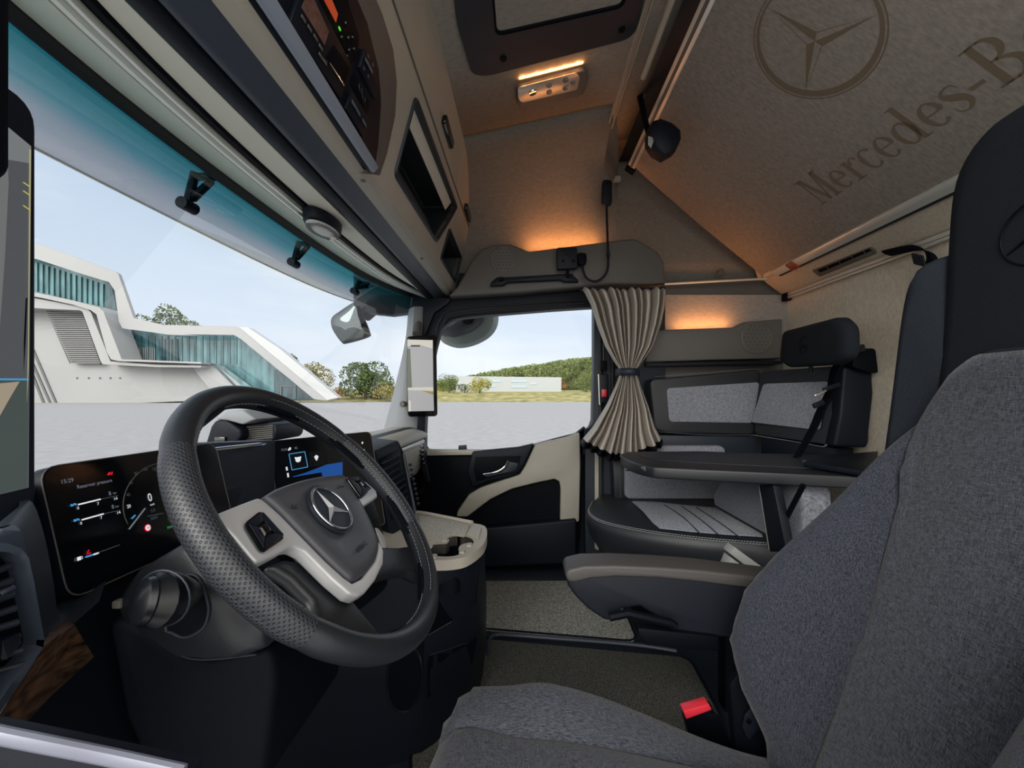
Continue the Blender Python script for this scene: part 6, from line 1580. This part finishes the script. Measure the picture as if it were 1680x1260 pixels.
# seat cushion
cw = .265
def cush(x, y):
    a = abs(x); base = .345 + .02 * smooth3(.0, .12, y) * (1 - smooth3(.12, .17, y))
    b = .0
    if a > .16: b = .055 * math.sin(min(1, (a - .16) / .07) * math.pi / 2) ** .8 * (1 - .6 * smooth3(-.05, .13, y))
    z = base - .06 + .035 * 0 + b
    z -= .10 * smooth3(.10, .20, y) ** 2 * 1.0
    z -= (.06 + .11 * smooth3(.10, .22, a)) * (1 - smooth3(-.58, .02, y)) + .008
    z -= .13 * smooth3(.225, .272, a) ** 1.5
    if .150 < a < .17: z -= .006
    return z + .035
rows = []
for j in range(41):
    y = -.56 + .76 * j / 40; r = []
    for i in range(57):
        x = -.275 + .55 * i / 56
        yy = min(y, .165 - .10 * smooth3(.15, .275, abs(x))) if j > 30 else y
        r.append(V(.645 + x, yy + (0 if j < 40 else .002), cush(x, y) if j < 40 else .12))
    r[0] = V(r[0].x, r[0].y, .12); r[-1] = V(r[-1].x, r[-1].y, .12)
    rows.append(r)
obj('seat_cushion', MB().grid(rows), M['fab_mid'], ds, solid=.02, ang=80)
sm_ = MB()
for s in (1, -1): sm_.tube([V(.645 + s * .157, y, cush(s * .157, y) + .0015) for y in [-.5 + .63 * i / 30 for i in range(31)]], .002, 6)
obj('cushion_seam', sm_, M['darker'], ds)
obj('seat_base', MB().box((.645, -.25, .07), (.44, .55, .14)), M['darker'], ds, bev=.02)
# far side armrest
ar = [P(x, y, .99) for x, y in [(928, 944), (935, 936), (960, 931), (1010, 930), (1080, 933), (1150, 938), (1225, 946), (1290, 955), (1290, 1060), (1222, 1050), (1180, 1046), (1110, 1035), (1080, 1014), (1050, 995), (1020, 1000), (1004, 1019), (992, 1018), (965, 1000), (945, 980), (932, 962)]]
obj('armrest', MB().prism(ar, (.075, 0, 0)), mat('dark blue armrest leather', '#10141d', .55, spec=.25, bump=(500, .3, .0008)), ds, bev=.016, seg=4)
art = [P(x, y, .985) for x, y in [(927, 944), (932, 935), (958, 929), (1010, 928), (1080, 931), (1150, 936), (1300, 954), (1300, 975), (1150, 956), (1080, 949), (1010, 947), (970, 950), (945, 956), (932, 956)]]
obj('armrest_pad', MB().prism(art, (.085, 0, 0)), mat('grey armrest pad', '#3c3a39', .55, bump=(500, .4, .001)), ds, bev=.007, seg=4)
obj('armrest_adjuster', MB().tube([P(x, y, .965) for x, y in [(1000, 1012), (1030, 1006), (1045, 1010), (1100, 1022), (1108, 1028)]], .010, 8), M['darker'], ds)
obj('armrest_bracket', MB().prism([P(x, y, .98) for x, y in [(1046, 1030), (1180, 1045), (1182, 1070), (1120, 1066), (1060, 1060), (1048, 1045)]], (.06, 0, 0)), M['darker'], ds, bev=.006)
obj('side_frame', MB().prism([V(.93, -.445, .34), V(.93, -.50, .42), V(.93, -.62, .40), V(.93, -.62, .05), V(.93, -.47, .05)], (.03, 0, 0)), M['darker'], ds, bev=.01)
# belt buckle with red button
bk_ = thing('belt_buckle', 'black belt buckle with red release button beside the driver seat', 'belt buckle', P(1150, 1200, 1.0))
bq = [P(x, y, .955) for x, y in [(1121, 1172), (1168, 1160), (1180, 1175), (1205, 1230), (1190, 1260), (1150, 1260), (1132, 1215)]]
obj('housing', MB().prism(bq, (.025, 0, 0)), M['gloss'], bk_, bev=.003, seg=2)
obj('release_button', MB().prism([P(x, y, .952) for x, y in [(1121, 1167), (1163, 1155), (1169, 1165), (1126, 1181)]], (.026, 0, 0)), M['red'], bk_, bev=.003, seg=2)
# seat control panel
cpn = [P(x, y, .924) for x, y in [(1216, 1190), (1220, 1170), (1238, 1152), (1252, 1146), (1270, 1160), (1268, 1185), (1240, 1196), (1228, 1212), (1222, 1206)]]
pn = obj('seat_controls', MB().prism(cpn, (-.006, 0, 0)), M['dark'], ds, bev=.002)
for x, y in ((1228, 1183), (1240, 1170), (1250, 1163)): obj('control_button', MB().lathe(P(x, y, .917), (-1, 0, 0), [(0, 0), (.006, 0), (.005, .003), (0, .003)], 14), M['gloss'], pn)

# ================================================================ FLOOR MATS
def fmat(name, pts, m, label, h=.012):
    t = thing(name, label, 'floor mat', sum([PZ(x, y, 0) for x, y in pts], Vector()) / len(pts))
    poly = roundpoly([PZ(x, y, h) for x, y in pts], .05)
    obj('pile', MB().prism(poly, (0, 0, -h)), m, t, bev=.003)
    obj('binding', MB().tube([p for p in poly], .004, 6, closed=True), M['dark'], t)
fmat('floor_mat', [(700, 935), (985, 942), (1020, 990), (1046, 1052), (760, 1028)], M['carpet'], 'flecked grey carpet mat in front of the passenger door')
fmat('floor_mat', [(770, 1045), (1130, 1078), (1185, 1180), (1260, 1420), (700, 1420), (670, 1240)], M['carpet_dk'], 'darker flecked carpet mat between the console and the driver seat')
rr2 = bez([PZ(x, y, .012) for x, y in [(800, 1075), (803, 1052), (812, 1042), (840, 1042), (920, 1048), (1000, 1054), (1060, 1060), (1110, 1068)]], 4)
tag(obj('mat_trim', MB().tube(rr2, .008, 8), M['bluegrey']), 'curved blue grey rubber strip dividing the two floor mats', 'trim strip')
# ================================================================ pale door-pull strip at the bottom left, on the driver's door side
sp2 = [P(-40, 1196, .27), P(0, 1206, .27), P(80, 1222, .275), P(180, 1242, .285), P(300, 1268, .29)]
sl_ = thing('door_sill_trim', 'blurred pale metal strip on black trim in the lower left corner', 'sill trim', P(80, 1230, .27))
obj('strip', MB().tube(bez(sp2, 4), .0055, 10, flat=.8), mat('brushed sill metal', '#777b89', .35, metal=.3), sl_)
obj('trim_base', MB().prism([P(-60, 1208, .272), P(80, 1236, .277), P(300, 1280, .292), P(300, 1500, .292), P(-60, 1500, .272)], (.02, 0, 0)), M['dark'], sl_, bev=.003)
